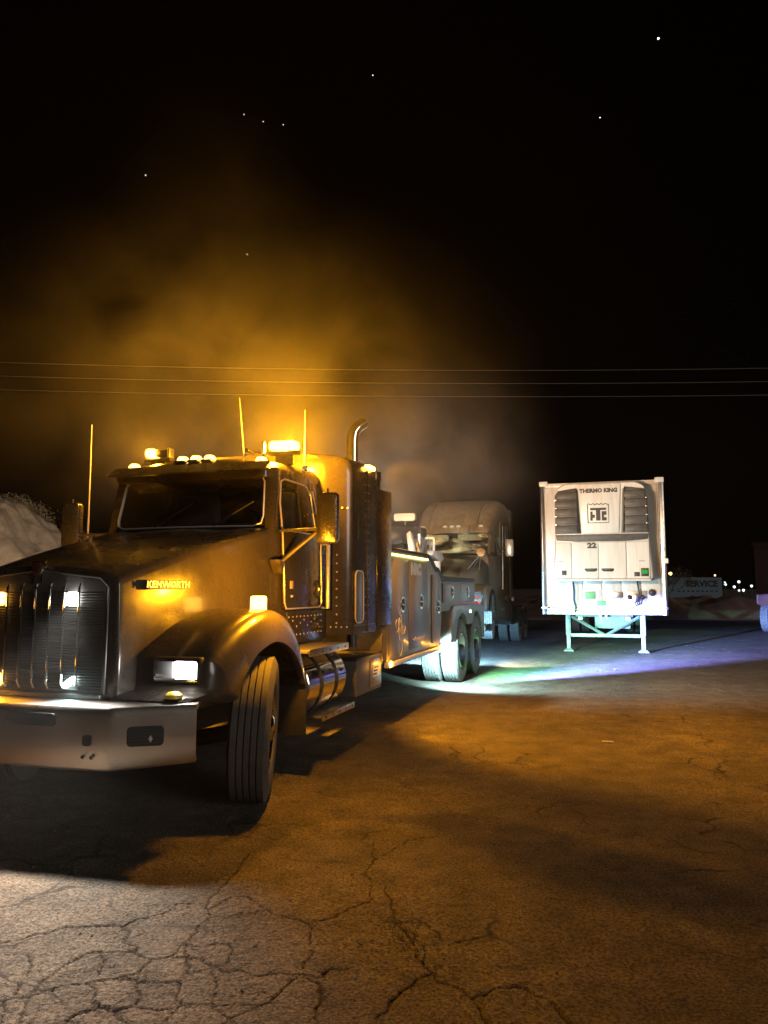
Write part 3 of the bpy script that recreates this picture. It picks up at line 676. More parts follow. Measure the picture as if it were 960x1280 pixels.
# --- fuel tank, steps, battery box
for sg in (1,-1):
    tk = MB().lathe([(0,.0),(0.0,.25),(.02,.285),(.03,.295),(.93,.295),(.94,.285),(.96,.25),(.97,.0)], 'y', (sg*.88,.74,.71), 40).build('fuel_tank', CHROME, T)
    for s in (1.05,1.42): MB().lathe([(-.025,.297),(-.025,.303),(.025,.303),(.025,.297)], 'y', (sg*.88,s,.71), 40, closed=True).build('tank_strap', BLACK, tk)
    us = MB().box(*sorted((sg*.86,sg*1.19)),.70,1.66,1.0,1.03).build('upper_step', mat('dusty_tread_plate', (.30,.26,.2), .55, .5, (.45,.4,.33), 30, bump=.6, bscale=55), T, .004)
    quick('step_edge', ALU, us, *sorted((sg*1.191,sg*1.205)),.70,1.66,.972,1.032,.003)
    for k in range(5): MB().lathe([(0,.011),(.006,.010),(.007,.0005)], 'x', (sg*1.204 if sg>0 else sg*1.204-.007,.80+.19*k,1.0), 10).build('step_bolt', BLACK, us)
    ls = MB().box(*sorted((sg*1.0,sg*1.20)),.98,1.82,.42,.445).build('lower_step', ALU, T, .003)
    quick('step_edge', ALU, ls, *sorted((sg*1.201,sg*1.213)),.98,1.82,.40,.455,.003)
    for k in range(5): MB().lathe([(0,.014),(.004,.012),(.005,.0005)], 'x', (sg*1.212 if sg>0 else sg*1.212-.005,1.06+.17*k,.427), 10).build('step_bolt', BLACK, ls)
    for s in (1.0,1.7): quick('step_hanger', DARKM, ls, *sorted((sg*.98,sg*1.01)),s-.02,s+.02,.43,.9,.002)
    bb = MB().box(*sorted((sg*.62,sg*1.15)),2.05,2.89,.46,.82).build('battery_box', mat('box_grey', (.12,.11,.10), .5, .3), T, .01)
    MB().prism([(2.48,.50),(2.87,.50),(2.87,.79),(2.48,.79)], 0, *sorted((sg*1.151,sg*1.157))).build('box_cover', ALU, bb, .003)
    st_ = quick('box_sticker', mat('white_sticker', (.8,.8,.78), .5), bb, *sorted((sg*1.158,sg*1.160)),2.56,2.80,.60,.73,.0005)
    for k in range(3): quick('sticker_stripe', BLACK, st_, *sorted((sg*1.1605,sg*1.162)),2.575+.02*k,2.70+.03*k,.62+.035*k,.638+.035*k,.0003)
    quick('box_lid', BLACK, bb, *sorted((sg*.60,sg*1.165)),2.03,2.9,.822,.845,.008)
# diamond plate deck front
dp = MB(); 
dpl = quick('deck_front_plate', ALU, T, -1.15,1.15,2.925,2.94,.70,1.55,.002)
for i in range(20):
    for j in range(13):
        xx, zz = .50+.033*i, .72+.032*j
        a = R(45 if (i+j) % 2 else -45)
        dp.box(-.011,.011,2.918,2.925,-.0035,.0035)
        o_ = len(dp.v)-8
        for k in range(8):
            x_, y_, z_ = dp.v[o_+k]; dp.v[o_+k] = (xx+x_*math.cos(a)-z_*math.sin(a), y_, zz+x_*math.sin(a)+z_*math.cos(a))
tag(dp.build('tread_pattern', ALU, dpl, smooth=False), kind='stuff')
# --- wrecker body
BODY = MB().prism([(2.96,.72),(5.62,.72),(5.72,1.20),(9.05,1.20),(9.05,1.30),(8.58,1.32),(8.58,1.66),(5.82,1.66),(5.58,1.80),(5.42,1.80),(5.02,1.97),(2.96,1.97)], 0, -1.195, 1.195).build('wrecker_body', PAINT2, T, .01)
for sg in (1,-1):
    def sp(poly, x0, x1): return MB().prism(poly, 0, *sorted((sg*x0, sg*x1)))
    doors = [[(3.02,.78),(3.83,.78),(3.83,1.90),(3.02,1.90)], [(3.855,.78),(4.86,.78),(4.86,1.90),(3.855,1.90)], [(5.14,.78),(5.60,.78),(5.70,1.10),(5.70,1.68),(5.56,1.74),(5.14,1.74)], [(5.84,1.33),(7.16,1.33),(7.16,1.62),(5.84,1.62)], [(7.19,1.33),(8.54,1.33),(8.54,1.62),(7.19,1.62)]]
    lat = [(3.56,1.35),(4.47,1.37),(5.50,1.28),(6.5,1.48),(7.85,1.48)]
    for poly, (ls_, lz) in zip(doors, lat):
        d = sp(poly, 1.197, 1.213).build('compartment_door', PAINT2, BODY, .004)
        MB().lathe([(0,.0),(0,.095),(.008,.095),(.008,.078),(.003,.07),(.003,.0)] if sg > 0 else [(0,.0),(0,.095),(-.008,.095),(-.008,.078),(-.003,.07),(-.003,.0)], 'x', (sg*1.213,ls_,lz), 20).build('door_latch', CHROME, d)
        quick('latch_paddle', BLACK, d, *sorted((sg*1.2165,sg*1.222)), ls_-.03, ls_+.03, lz-.065, lz+.065, .004)
        quick('latch_bar', CHROME, d, *sorted((sg*1.2165,sg*1.228)), ls_-.045, ls_+.045, lz-.012, lz+.012, .004)
    # roof rail / cap and strip light
    MB().tube([(sg*1.17,2.98,1.985),(sg*1.17,5.0,1.985),(sg*1.17,5.08,1.965),(sg*1.17,5.42,1.82),(sg*1.17,5.60,1.815),(sg*1.17,5.84,1.69),(sg*1.17,8.58,1.685)], .045, 8).build('top_rail', BLACK, BODY)
    quick('strip_lamp', E_STRIP, BODY, *sorted((sg*1.2135,sg*1.224)), 3.04,4.86,1.925,1.95,.003)
    quick('lower_rail', mat('pale_rail', (.62,.62,.60), .4), BODY, *sorted((sg*1.16,sg*1.225)), 2.96,5.60,.655,.715,.006)
    for s in (2.99, 5.56):
        m_ = MB().lathe([(0,.035),(.018,.032),(.028,.012),(.03,.0005)] if sg>0 else [(0,.035),(-.018,.032),(-.028,.012),(-.03,.0005)], 'x', (sg*1.226,s,.70), 14).build('side_marker_lamp', E_AMB, BODY)
    # tandem fender with two arches
    pts = [(5.72,1.24)]
    arc = lambda c, a0, a1, n=10: [(c+.60*math.cos(R(a0+(a1-a0)*k/n)), .54+.60*math.sin(R(a0+(a1-a0)*k/n))) for k in range(n+1)]
    low = [(6.42,.70)]+[p for p in arc(7.29, 165, 40)]+[p for p in arc(8.66, 140, 8)]+[(9.42,.60)]
    poly = [(6.30,.70)]+low+[(9.52,.60),(9.50,1.10),(9.35,1.22),(9.05,1.27),(6.55,1.27),(6.40,1.20)]
    sp(poly, 1.05, 1.225).build('tandem_fender', PAINT2, BODY, .008)
    quick('fender_lamp', E_WHT if False else emit('small_white_lit', (1,.95,.85), 6), BODY, *sorted((sg*1.226,sg*1.24)), 7.94,8.02,1.12,1.17,.008)
    quick('tail_marker', E_RED, BODY, *sorted((sg*1.20,sg*1.225)), 8.99,9.05,1.27,1.30,.004)
    text('NRC', mat('white_vinyl', (.7,.7,.68), .5), BODY, (sg*1.2145,4.22,1.785), (R(90),0,R(90*sg)), .185, 'body_lettering', .001, 1.3, .018)
# swirling line-art decal and faint script on the doors
dec = MB(); rr_ = random.Random(3)
for k in range(16):
    c = (3.45+rr_.gauss(0,.09), 1.03+rr_.gauss(0,.09)); a0 = rr_.uniform(0,6.28); r0 = rr_.uniform(.03,.10)
    pts = [(1.2135, c[0]+r0*(1+.06*j)*math.cos(a0+j*.42), c[1]+r0*(1+.05*j)*math.sin(a0+j*.42)) for j in range(rr_.randint(4,9))]
    dec.tube(pts, .006, 4, flat=.5)
dec.build('line_art_decal', mat('silver_vinyl', (.45,.43,.45), .4), BODY)
scr = MB()
pts = [(1.2135, 4.05+.028*j, .90+.022*math.sin(j*1.9)+.008*math.sin(j*5.1)) for j in range(22)]
scr.tube(pts, .005, 4); scr.build('script_decal', mat('silver_vinyl', (.45,.43,.45), .4), BODY)
light('marker_light', T, (1.29, 2.99, .70), AMB, 3, radius=.02)
light('marker_light', T, (1.29, 5.56, .70), AMB, 2, radius=.02)
# deck between the compartments
quick('body_deck', DARKM, BODY, -1.0,1.0,5.0,9.4,1.668,1.70,.004)
# --- boom
BOOM = MB().loft([[(-.17,s,z-.16),(.17,s,z-.16),(.17,s,z+.14),(-.17,s,z+.14)] for s, z in ((3.4,2.12),(6.5,2.42),(9.0,2.60))]).build('boom', BLACKP, T, .015)
quick('boom_nose', BLACK, BOOM, -.19,.19,8.6,9.05,2.44,2.72,.03)
lb = MB().loft([[(a, s_, b) for a, b in rrect(0,2.86,.42-i_,.15-i_*.4,.04)] for s_, i_ in ((8.05,.03),(8.07,0),(8.19,0),(8.21,.03))]).build('boom_work_lamp', mat('lamp_box_pale', (.16,.13,.09), .5), BOOM, .003)
MB().tube([(0,8.12,2.72),(0,8.12,2.79)], .02, 8).build('lamp_post', DARKM, BOOM)
for sg in (1,-1):
    # white A-frame legs and sheave cheeks
    MB().tube([(sg*.28,7.4,2.50),(sg*.45,6.9,2.2),(sg*.52,6.6,1.72)], .06, 4).build('boom_brace', WHITEP, BOOM, .006)
    MB().prism([(7.45,2.12),(8.0,2.10),(8.7,2.22),(8.85,2.36),(8.7,2.46),(8.2,2.47),(7.7,2.42)], 0, *sorted((sg*.22,sg*.26))).build('sheave_cheek', WHITEP, BOOM, .006)
    for s_ in (8.05, 8.62):
        MB().lathe([(-.03,.16),(.03,.16),(.03,.14),(.01,.115),(.01,.05),(-.01,.05),(-.03,.14)], 'x', (sg*.30,s_,2.33), 24, closed=True).build('sheave', WHITEP, BOOM)
        MB().lathe([(-.02,.048),(.02,.048)], 'x', (sg*.30,s_,2.33), 14).build('sheave_pin', BLACK, BOOM)
    MB().tube([(sg*.36,7.75,1.70),(sg*.36,7.75,2.52)], .025, 8).build('boom_guard_post', WHITEP, BOOM)
    MB().tube([(sg*.36,8.9,1.70),(sg*.36,8.9,2.52)], .022, 8).build('boom_guard_post', WHITEP, BOOM)
MB().prism([(8.3,2.16),(9.0,2.04),(9.3,2.12),(9.1,2.26),(8.4,2.25)], 0, .28, .48).build('tow_bracket', WHITEP, BOOM, .02)
MB().lathe([(0,.09),(.42,.09),(.43,.07)], 'z', (.40,8.9,1.70), 16).build('winch_drum', WHITEP, BOOM)
MB().tube([(-.36,8.9,2.52),(.36,8.9,2.52)], .022, 8).build('guard_bar', WHITEP, BOOM)
# wheel-lift stinger carrying the other truck
quick('stinger', DARKM, T, -.12,.12,9.4,11.6,.62,.80,.01)
quick('stinger_crossbar', DARKM, T, -.95,.95,11.3,11.5,.60,.74,.01)
# --- lamps on the tow truck that light the place
for (x, z, m_) in ((.305,1.475,E_WHT),(.305,.945,E_CYA),(-.305,1.475,E_AMB),(-.305,.945,E_AMB)):
    lw = .045
    if m_ is E_CYA:
        l_ = MB().prism([(-.05,-.03),(-.02,-.035),(.05,.02),(.045,.036),(.02,.035),(-.05,-.012)], 1, -1.178, -1.155).build('grille_lamp', m_, gr, .004)
        l_.location = (x, 0, z)
    else: MB().prism(rrect(x,z,.092,.085,.02), 1, -1.178, -1.155).build('grille_lamp', m_, gr, .004)
for x, z, c_, e_ in ((.305,1.475,WHT,620),(.305,.945,CYA,16),(-.305,1.475,AMB,260),(-.305,.945,AMB,20)):
    light('grille_light', T, (x,-1.105,z), c_, e_, 'SPOT', .05, (x+.55,-2.35,z-1.6), 80, 1.)
    light('grille_glow', T, (x,-1.12,z), c_, .35, radius=.03)
light('headlamp_light', T, (1.03,-.95,1.027), WHT, 40, 'SPOT', .04, (.6,-6,.5), 75, 1.)
light('headlamp_light', T, (-1.03,-.95,1.027), WHT, 40, 'SPOT', .04, (-1.2,-6,.5), 75, 1.)
light('headlamp_glow', T, (1.03,-.96,1.027), WHT, 5, radius=.04)
fl = MB().box(1.0,1.10,.0,.10,1.375,1.485).build('turn_lamp', E_AMB, FL, .015)
quick('turn_lamp_base', BLACK, FL, .99,1.11,-.01,.11,1.36,1.378,.004)
light('turn_lamp_light', T, (1.36,.02,1.58), AMB, 130, radius=.04)
MB().box(-1.10,-1.0,.0,.10,1.375,1.485).build('turn_lamp', E_AMB, FR, .015)
light('turn_lamp_light', T, (-1.05,.05,1.53), AMB, 30, radius=.04)
# work lamps on the headboard behind the sleeper, facing back over the deck
for sg in (1,-1):
    hb = quick('work_lamp', BLACK, SL, *sorted((sg*.55,sg*.75)), 2.90,2.97,2.62,2.76,.01)
    MB().prism(rrect(sg*.65,2.69,.17,.11,.02), 1, 2.971, 2.98).build('work_lamp_lens', E_WHT, hb, .002)
    MB().tube([(sg*.65,2.64,2.69),(sg*.65,2.92,2.69)], .02, 6).build('work_lamp_arm', DARKM, hb)
light('work_light', T, (.65,3.03,2.69), (1.,.90,.76), 1750, 'SPOT', .06, (1.7,12,1.9), 125, .6)
light('work_light', T, (-.65,3.03,2.69), (1.,.86,.66), 2200, 'SPOT', .06, (-6,10,2.0), 130, .7)
# coloured underbody lamps, plus one added white fill
def rock(loc, col, energy, aim, size, nm):
    o = MB().lathe([(0,.03),(-.02,.035),(-.035,.03)], 'z', loc, 12).build('underbody_lamp', emit('underbody_'+nm, col, 5), T)
    light('underbody_light', T, (loc[0], loc[1], loc[2]-.06), col, energy, 'SPOT', .03, aim, size, .8)
rock((1.15,6.1,.66), (.50,.92,1.), 1100, (1.9,7.6,0), 150, 'cyan')
rock((.2,9.75,.66), (.30,.66,1.), 2600, (.3,11.5,0), 150, 'blue')
rock((1.19,5.85,.645), (.22,1.,.36), 10000, (2.35,9.4,0), 32, 'green')
rock((1.19,5.80,.645), (.22,.80,.95), 8000, (3.1,10.9,0), 26, 'teal')
rock((1.19,5.70,.645), (.20,.26,1.), 45000, (4.7,13.0,0), 23, 'violet')
rock((1.19,5.65,.645), (.20,.24,1.), 70000, (6.6,15.6,.05), 20, 'violet')
rock((1.19,9.35,.66), (1.,.92,.80), 1300, (3.2,12.4,-.6), 62, 'white')  # added white fill lamp for the dim ground under the trailer
# amber bar on the headboard, shining back over the deck
lbm = quick('headboard_beacon', E_AMB, SL, -.30,.30,2.90,2.98,2.80,2.87,.01)
quick('beacon_shelf', BLACK, lbm, -.34,.34,2.66,2.99,2.76,2.798,.004)
light('headboard_beacon_light', T, (0,3.10,2.86), AMB, 1500, radius=.08)
# ================================================================ towed semi tractor
TILT = R(-3.9)
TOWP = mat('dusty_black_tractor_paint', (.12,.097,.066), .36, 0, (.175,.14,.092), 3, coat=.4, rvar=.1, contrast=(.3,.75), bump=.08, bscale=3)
SEMI = empty('semi_tractor', W(-.17, 17.8, 0), (0,0,0))
SEMI.rotation_mode = 'QUATERNION'
from mathutils import Quaternion
SEMI.rotation_quaternion = Quaternion((0,0,1), -TH) @ Quaternion((1,0,0), TILT)
tag(SEMI, 'black high roof sleeper semi tractor with its front lifted behind the tow truck', 'semi truck')
S = SEMI
fr = MB()
for sx in (-.42,.42): fr.box(sx-.04,sx+.04,-6.6,1.6,.66,.92)
for s in (-6.2,-4,-2,0,1.4): fr.box(-.42,.42,s-.05,s+.05,.7,.86)
fr.build('chassis_frame', DARKM, S, .006)
for s, dz in ((-.69,-.047),(.69,.047)):
    MB().tube([(-1.,s,.52+dz),(1.,s,.52+dz)], .08, 8).build('drive_axle', DARKM, S)
    for x, o_ in ((1.08,1),(.75,1),(-1.08,-1),(-.75,-1)): wheel(S, (x,s,.52+dz), 0, 'drive', RUBBERD, out=o_)
for x, o_ in ((1.06,1),(-1.06,-1)): wheel(S, (x,-5.8,.52), R(6), 'drive', RUBBERD, out=o_)
MB().tube([(-1.,-5.8,.5),(1.,-5.8,.5)], .06, 8).build('front_axle', DARKM, S)
# cab + sleeper shell below the roof
CABT = MB().loft([[(x*hw,y,z) for x,y in ((-.88,-4.75),(.88,-4.75),(.98,-4.4),(1.0,-3.4),(1.0,-1.8),(-1.0,-1.8),(-1.0,-3.4),(-.98,-4.4))] for z,hw in ((.95,1.04),(1.5,1.06),(2.12,1.05))]).build('cab', TOWP, S, .03, 3)
SLP = MB().loft([[(-hw,-3.45,z),(hw,-3.45,z),(hw,-1.8,z),(-hw,-1.8,z)] for z,hw in ((2.1,1.05),(2.8,1.06),(3.1,1.055))]).build('sleeper', TOWP, S, .02)
rings = []
for y, zt, hw in ((-4.80,2.70,.90),(-4.72,2.82,.93),(-4.5,3.04,.955),(-4.2,3.28,.985),(-3.8,3.52,1.01),(-3.4,3.68,1.03),(-2.9,3.79,1.045),(-2.3,3.83,1.05),(-1.9,3.82,1.05),(-1.8,3.79,1.04)):
    zb = 2.62 if y < -3.5 else 3.0
    d = min(.34, (zt-zb)*.8)
    h2 = [(0,zt),(.5*hw,zt-.006),(.82*hw,zt-.028),(.93*hw,zt-.08*d/.34-.02),(.985*hw,zt-.45*d-.02),(hw,zt-d-.02 if zt-d-.02 > zb+.01 else zb+.02),(hw,zb)]
    rings.append([(x,y,z) for x,z in h2]+[(-x,y,z) for x,z in h2[::-1][:-1]])
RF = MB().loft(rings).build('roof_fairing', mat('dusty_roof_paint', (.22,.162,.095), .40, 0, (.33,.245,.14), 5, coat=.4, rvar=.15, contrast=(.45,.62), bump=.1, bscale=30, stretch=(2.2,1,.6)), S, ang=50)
for x in (-.74,-.17,0,.17,.74):
    MB().loft([[(x+hw*math.cos(a), -4.80-.01+ly*math.sin(a), 2.765+dz) for a in [k*math.pi/5 for k in range(10)]] for hw,ly,dz in ((.06,.05,0),(.055,.045,.025),(.03,.025,.04))]).build('roof_marker_lamp', emit('dull_marker', (1.,.75,.4), .55), RF)
for x in (-.62,.62): MB().tube([(x,-4.70,2.86),(x*1.02,-4.2,3.30),(x*1.04,-3.5,3.66),(x*1.05,-2.2,3.835)], .012, 6).build('fairing_rib', TOWP, RF)
# windshield
def ws2(x, t): return (x*(1.02-.05*t), lerp(-5.05,-4.72,t)+.28*(x/.92)**2, lerp(2.06,2.66,t))
MB().loft([[ws2(x,t) for x in np.linspace(-.90,.90,17)] for t in (0,.3,.6,1)], closed=False, caps=False).build('windshield', glass('glow_film_windshield', (.8,.8,.75), .05, 1.3, (.80,.75,.42)), CABT)  # pale film colour stands in for the cream light inside the cab
MB().tube([ws2(x,0) for x in np.linspace(-.9,.9,9)], .02, 6).build('windshield_gasket', BLACK, CABT)
for sg in (1,-1):
    MB().tube([ws2(sg*.92,0),ws2(sg*.92,1)], .05, 8).build('pillar', TOWP, CABT)
    MB().loft([[(sg*a,y,z) for a,y,z in ((.98,-4.72,2.1),(1.05,-4.5,2.1),(1.05,-4.42,2.1),(.98,-4.5,2.1))],[(sg*a,y,z) for a,y,z in ((.92,-4.50,2.68),(.98,-4.4,2.68),(.98,-4.3,2.68),(.92,-4.4,2.68))]]).build('pillar', TOWP, CABT)
    MB().add([(sg*1.045,-4.48,2.1),(sg*1.045,-3.6,2.1),(sg*1.0,-3.6,2.66),(sg*.985,-4.34,2.66)], [(0,1,2,3)]).build('door_window', GLASS, CABT)
    quick('b_pillar', TOWP, CABT, *sorted((sg*.98,sg*1.05)), -3.62,-3.44,2.1,3.02,.01)
    # sleeper window, grab bars, seam
    MB().prism(rrect(-2.6,2.75,.42,.62,.12), 0, *sorted((sg*1.045,sg*1.064))).build('sleeper_window', mat('dark_window', (.01,.01,.01), .08), SLP, .004)
    MB().tube([(sg*1.068,a,b) for a,b in rrect(-2.6,2.75,.44,.64,.13)+rrect(-2.6,2.75,.44,.64,.13)[:1]], .012, 6).build('window_trim', mat('worn_trim', (.55,.50,.44), .38, .3), SLP)
    MB().tube([(sg*1.09,-3.52,1.3),(sg*1.09,-3.52,2.95)], .022, 8).build('grab_bar', CHROME, SLP)
    MB().tube([(sg*1.075,-1.95,1.2),(sg*1.075,-1.95,3.5)], .018, 8).build('trailing_edge', TOWP, SLP)
    # side extender + tank fairing
    MB().loft([[(sg*1.03,-1.80,z),(sg*1.06,-1.80,z),(sg*1.08,-1.35,z),(sg*1.05,-1.35,z)] for z in (1.2,3.7)]).build('side_extender', TOWP, SLP, .004)
    MB().loft([[(sg*x,y,z) for x,z in ((.72,.42),(1.02,.40),(1.12,.50),(1.15,.75),(1.12,1.02),(1.0,1.06),(.72,1.06))] for y in (-4.9,-4.85,-2.0,-1.95)]).build('side_fairing', TOWP, S, .01)
    quick('fairing_step', ALU, S, *sorted((sg*1.10,sg*1.165)), -4.2,-3.7,.72,.78,.005)
    quick('reflector_plate', mat('white_sticker', (.8,.8,.78), .5), S, *sorted((sg*1.04,sg*1.10)), -1.5,-1.2,1.10,1.22,.005)
    # mirror
    quick('mirror', mat('mirror_shell', (.5,.47,.42), .3, .6, (.35,.32,.28), 12), CABT, *sorted((sg*1.36,sg*1.56)), -5.0,-4.88,1.98,2.42,.05)
    MB().tube([(sg*1.0,-4.7,2.16),(sg*1.42,-4.92,2.20)], .02, 6).build('mirror_arm', ALU, CABT)
    MB().tube([(sg*1.0,-4.7,2.06),(sg*1.42,-4.92,2.12)], .02, 6).build('mirror_arm', ALU, CABT)
# hood
rings = []
for y, w_, zt, zb in ((-6.98,.55,1.30,.62),(-6.93,.72,1.42,.58),(-6.75,.86,1.52,.56),(-6.4,.92,1.64,.58),(-5.9,.95,1.78,.9),(-5.3,.95,1.93,.95),(-4.95,.94,2.03,.95)):
    h2 = [(0,zt),(.4*w_,zt-.01),(.7*w_,zt-.05),(.88*w_,zt-.13),(.97*w_,zt-.26),(w_,lerp(zt-.26,zb,.5)),(w_,zb)]
    rings.append([(x,y,z) for x,z in h2]+[(-x,y,z) for x,z in h2[::-1][:-1]])
HT = MB().loft(rings).build('hood', TOWP, S, ang=50)
for sg in (1,-1):
    poly = []
    Pc = [(-7.0,.60),(-6.95,1.0),(-6.8,1.12),(-6.4,1.22),(-5.9,1.24),(-5.45,1.18),(-5.2,1.0),(-5.1,.75)]
    Qc = [(.62*math.cos(R(a))-5.8,.55+.62*math.sin(R(a))) for a in (170,160,150,125,95,65,40,20)]
    rg = []
    for (p0,p1),(q0,q1) in zip(Pc,Qc):
        rg.append([(sg*.80,p0,p1),(sg*1.05,p0,p1),(sg*1.14,lerp(p0,q0,.12),lerp(p1,q1,.12)),(sg*1.18,lerp(p0,q0,.4),lerp(p1,q1,.4)),(sg*1.18,q0,q1),(sg*1.1,q0,q1),(sg*.85,lerp(p0,q0,.7),lerp(p1,q1,.7))])
    MB().loft(rg).build('fender', TOWP, S, ang=40)
    hl = MB().prism([(sg*.74,.95),(sg*1.10,1.02),(sg*1.14,.92),(sg*1.12,.80),(sg*.80,.80)], 1, -7.02, -6.93).build('headlamp', mat('lamp_chrome', (.7,.68,.66), .12, .9), S, .02)
    MB().prism(rrect(sg*.95,.88,.24,.07,.02), 1, -7.03, -7.021).build('headlamp_lens', emit('dull_red_lens', (1.,.35,.25), .5), hl)
    # hood mirror on tripod
    MB().lathe([(0,.10),(.06,.11),(.12,.07),(.14,.001)], 'y', (sg*.98,-6.25,1.95), 14).build('hood_mirror', CHROME, HT)
    for dx, dy in ((-.22,-.2),(-.2,.25),(.0,.05)): MB().tube([(sg*(.92+dx),-6.2+dy,1.55),(sg*.97,-6.2,1.93)], .012, 6).build('mirror_leg', ALU, HT)
MB().prism([(-.45,.70),(.45,.70),(.5,1.25),(-.5,1.25)], 1, -7.03, -6.99).build('grille', mat('grille_chrome', (.4,.39,.38), .3, .8), S, .01)
MB().loft([[(x,y,z) for y,z in ((-7.05-.12*(1-(x/1.2)**2),.42),(-7.08-.12*(1-(x/1.2)**2),.55),(-7.05-.12*(1-(x/1.2)**2),.70),(-6.9,.70),(-6.9,.42))] for x in np.linspace(-1.16,1.16,11)]).build('bumper', TOWP, S, .01)
for sg in (1,-1):
    quick('seat_back', SEAT, CABT, sg*.5-.25, sg*.5+.25, -3.75,-3.6,1.95,2.62,.05)
quick('dashboard', mat('tan_dash', (.32,.29,.18), .8, 0, (.45,.40,.26), 12), CABT, -.85,.85,-4.78,-4.45,2.06,2.16,.03)
quick('headliner', mat('tan_headliner', (.35,.32,.24), .9), CABT, -.86,.86,-4.55,-3.5,2.63,2.655,.004)
for x in (-.42,.42): quick('sun_shade', mat('pale_shade', (.55,.52,.34), .8), CABT, x-.3,x+.3,-4.62,-4.59,2.44,2.60,.006)
quick('bunk_curtain', mat('tan_curtain', (.50,.47,.32), .9, 0, (.28,.26,.17), 6), CABT, -.9,.9,-3.52,-3.5,2.05,2.63,.004)
# ================================================================ white refrigerated trailer
TR = empty('refrigerated_trailer', W(3.46, 11.72, 0), (0,0,-TH))
tag(TR, 'white refrigerated semi trailer parked on its landing legs, cooling unit on its nose', 'trailer')
BX = MB().box(-1.28,1.28,.04,14.2,1.02,3.86).build('trailer_box', TRAILW, TR, .01)
for sg in (1,-1):
    MB().loft([[(sg*x,y,z) for x,y in ((1.20,.035),(1.21,-.02),(1.27,-.035),(1.305,-.01),(1.305,.12),(1.285,.12))] for z in (.98,3.9)]).build('corner_post', ALU, BX, .006)
    quick('corner_cap', TRAILW, BX, *sorted((sg*1.13,sg*1.315)), -.045,.14,3.82,3.93,.012)
    quick('post_foot', ALU, BX, *sorted((sg*1.17,sg*1.312)), -.042,.1,1.10,1.15,.006)
    rivet_rows('post_rivet_column', [(sg*1.165, .036, 1.15+.055*k) for k in range(49)], mat('rivet_grey', (.30,.29,.27), .5, .3), BX, 'y', -.016)
quick('reflective_tab', mat('white_sticker', (.8,.8,.78), .5), BX, 1.24,1.34,-.05,-.04,2.08,2.18,.002)
quick('top_rail', TRAILW, BX, -1.2,1.2,.0,.06,3.79,3.885,.01)
for z0, z1, d in ((.985,1.06,-.03),(1.075,1.12,-.015),(1.135,1.16,.0)): quick('nose_rail', mat('galvanised_rail', (.5,.5,.48), .4, .6, (.38,.37,.35), 14), BX, -1.20,1.20,d,.06,z0,z1,.006)
rivet_rows('nose_rivet_row', [(-1.12+.056*k, .036, 1.185) for k in range(41)]+[(-1.12+.056*k, -.016, 1.10) for k in range(41)], ALU, BX, 'y', -.011)
for x in (-1.02,-.62,-.22,.18,.58,.98):
    quick('nose_panel', TRAILW, BX, x-.19,x+.19,.022,.045,1.20,3.78,.008)
    rivet_rows('panel_rivet_column', [(x+.2, .036, 1.22+.06*k) for k in range(8)], ALU, BX, 'y', -.009)
# --- cooling unit
uz0, uz1, U = 1.72, 3.84, -.38
def unit_ring(y, ins, top):
    a = rrect(0, (uz0+uz1)/2, 2.06-ins*2, (uz1-uz0)-ins*2, .10)
    out = []
    for x, z in a:
        if z > 3.3: x *= 1-.30*max(0,(z-3.55)/(.30))**1.6
        out.append((x, y, z))
    return out
UN = MB().loft([unit_ring(.03,0,0),unit_ring(-.28,0,0),unit_ring(-.345,.012,0),unit_ring(U,.05,0)]).build('cooling_unit', UNITW, TR, ang=40)
FY = U-.001
def upanel(name, poly, y0, y1, m, bevel=.006): return MB().prism(poly, 1, y0, y1).build(name, m, UN, bevel)
upanel('centre_panel', [(-.45,3.78),(.42,3.78),(.36,2.72),(-.38,2.72)], FY-.035, FY+.02, UNITW, .012)
upanel('lower_band', [(-.95,2.70),(-.93,2.58),(-.5,2.545),(.5,2.545),(.93,2.58),(.95,2.70)], FY-.03, FY+.02, UNITG, .01)
for sg in (1,-1):
    fr_ = [(.46,3.66),(.52,3.71),(.88,3.66),(.955,3.56),(.96,2.72),(.41,2.72)]
    rec = upanel('louvre_recess', [(sg*a,b) for a,b in fr_], FY-.012, FY+.01, UNITG, .006)
    for k in range(5):
        zc = 2.83+.18*k
        x1 = .935 if k < 4 else .90
        MB().loft([[(sg*x,FY-.015-dy,zc+dz) for dy,dz in ((0,.075),(.022,.065),(.045,-.055),(.040,-.070),(0,-.06))] for x in (.49,x1)]).build('louvre_slat', UNITG, rec, .004)
    MB().tube([(sg*.455,FY-.03,2.74),(sg*.50,FY-.03,3.70)], .014, 6).build('louvre_edge', BLACK, rec)
    for k in range(4): quick('louvre_clip', ALU, rec, *sorted((sg*.91,sg*.955)), FY-.06,FY-.03,2.905+.18*k,2.93+.18*k,.003)
for a, b in ((-.955,-.63),(-.62,-.075),(-.065,.49),(.50,.955)):
    d = MB().prism(rrect((a+b)/2,2.145,b-a,.77,.03), 1, FY-.03, FY+.01).build('unit_door', UNITW, UN, .014, 3)
    if a in (-.62,-.065):
        c = -.235 if a == -.62 else .11
        h = MB().prism([(c-.125,1.97),(c+.125,1.97),(c+.125,1.935),(c+.10,1.905),(c-.09,1.905),(c-.125,1.94)], 1, FY-.045, FY-.029).build('door_handle', BLACK, d, .004)
        quick('handle_lever', UNITG, d, c-.10,c+.11,FY-.06,FY-.046,1.935,1.955,.003)
quick('unit_lip', UNITW, UN, -.97,.97,FY-.03,.02,1.70,1.745,.012)
quick('vent_square', BLACK, UN, -.84,-.74,FY-.04,FY-.029,1.83,1.93,.004)
quick('vent_square', BLACK, UN, .64,.75,FY-.04,FY-.029,1.80,1.89,.004)
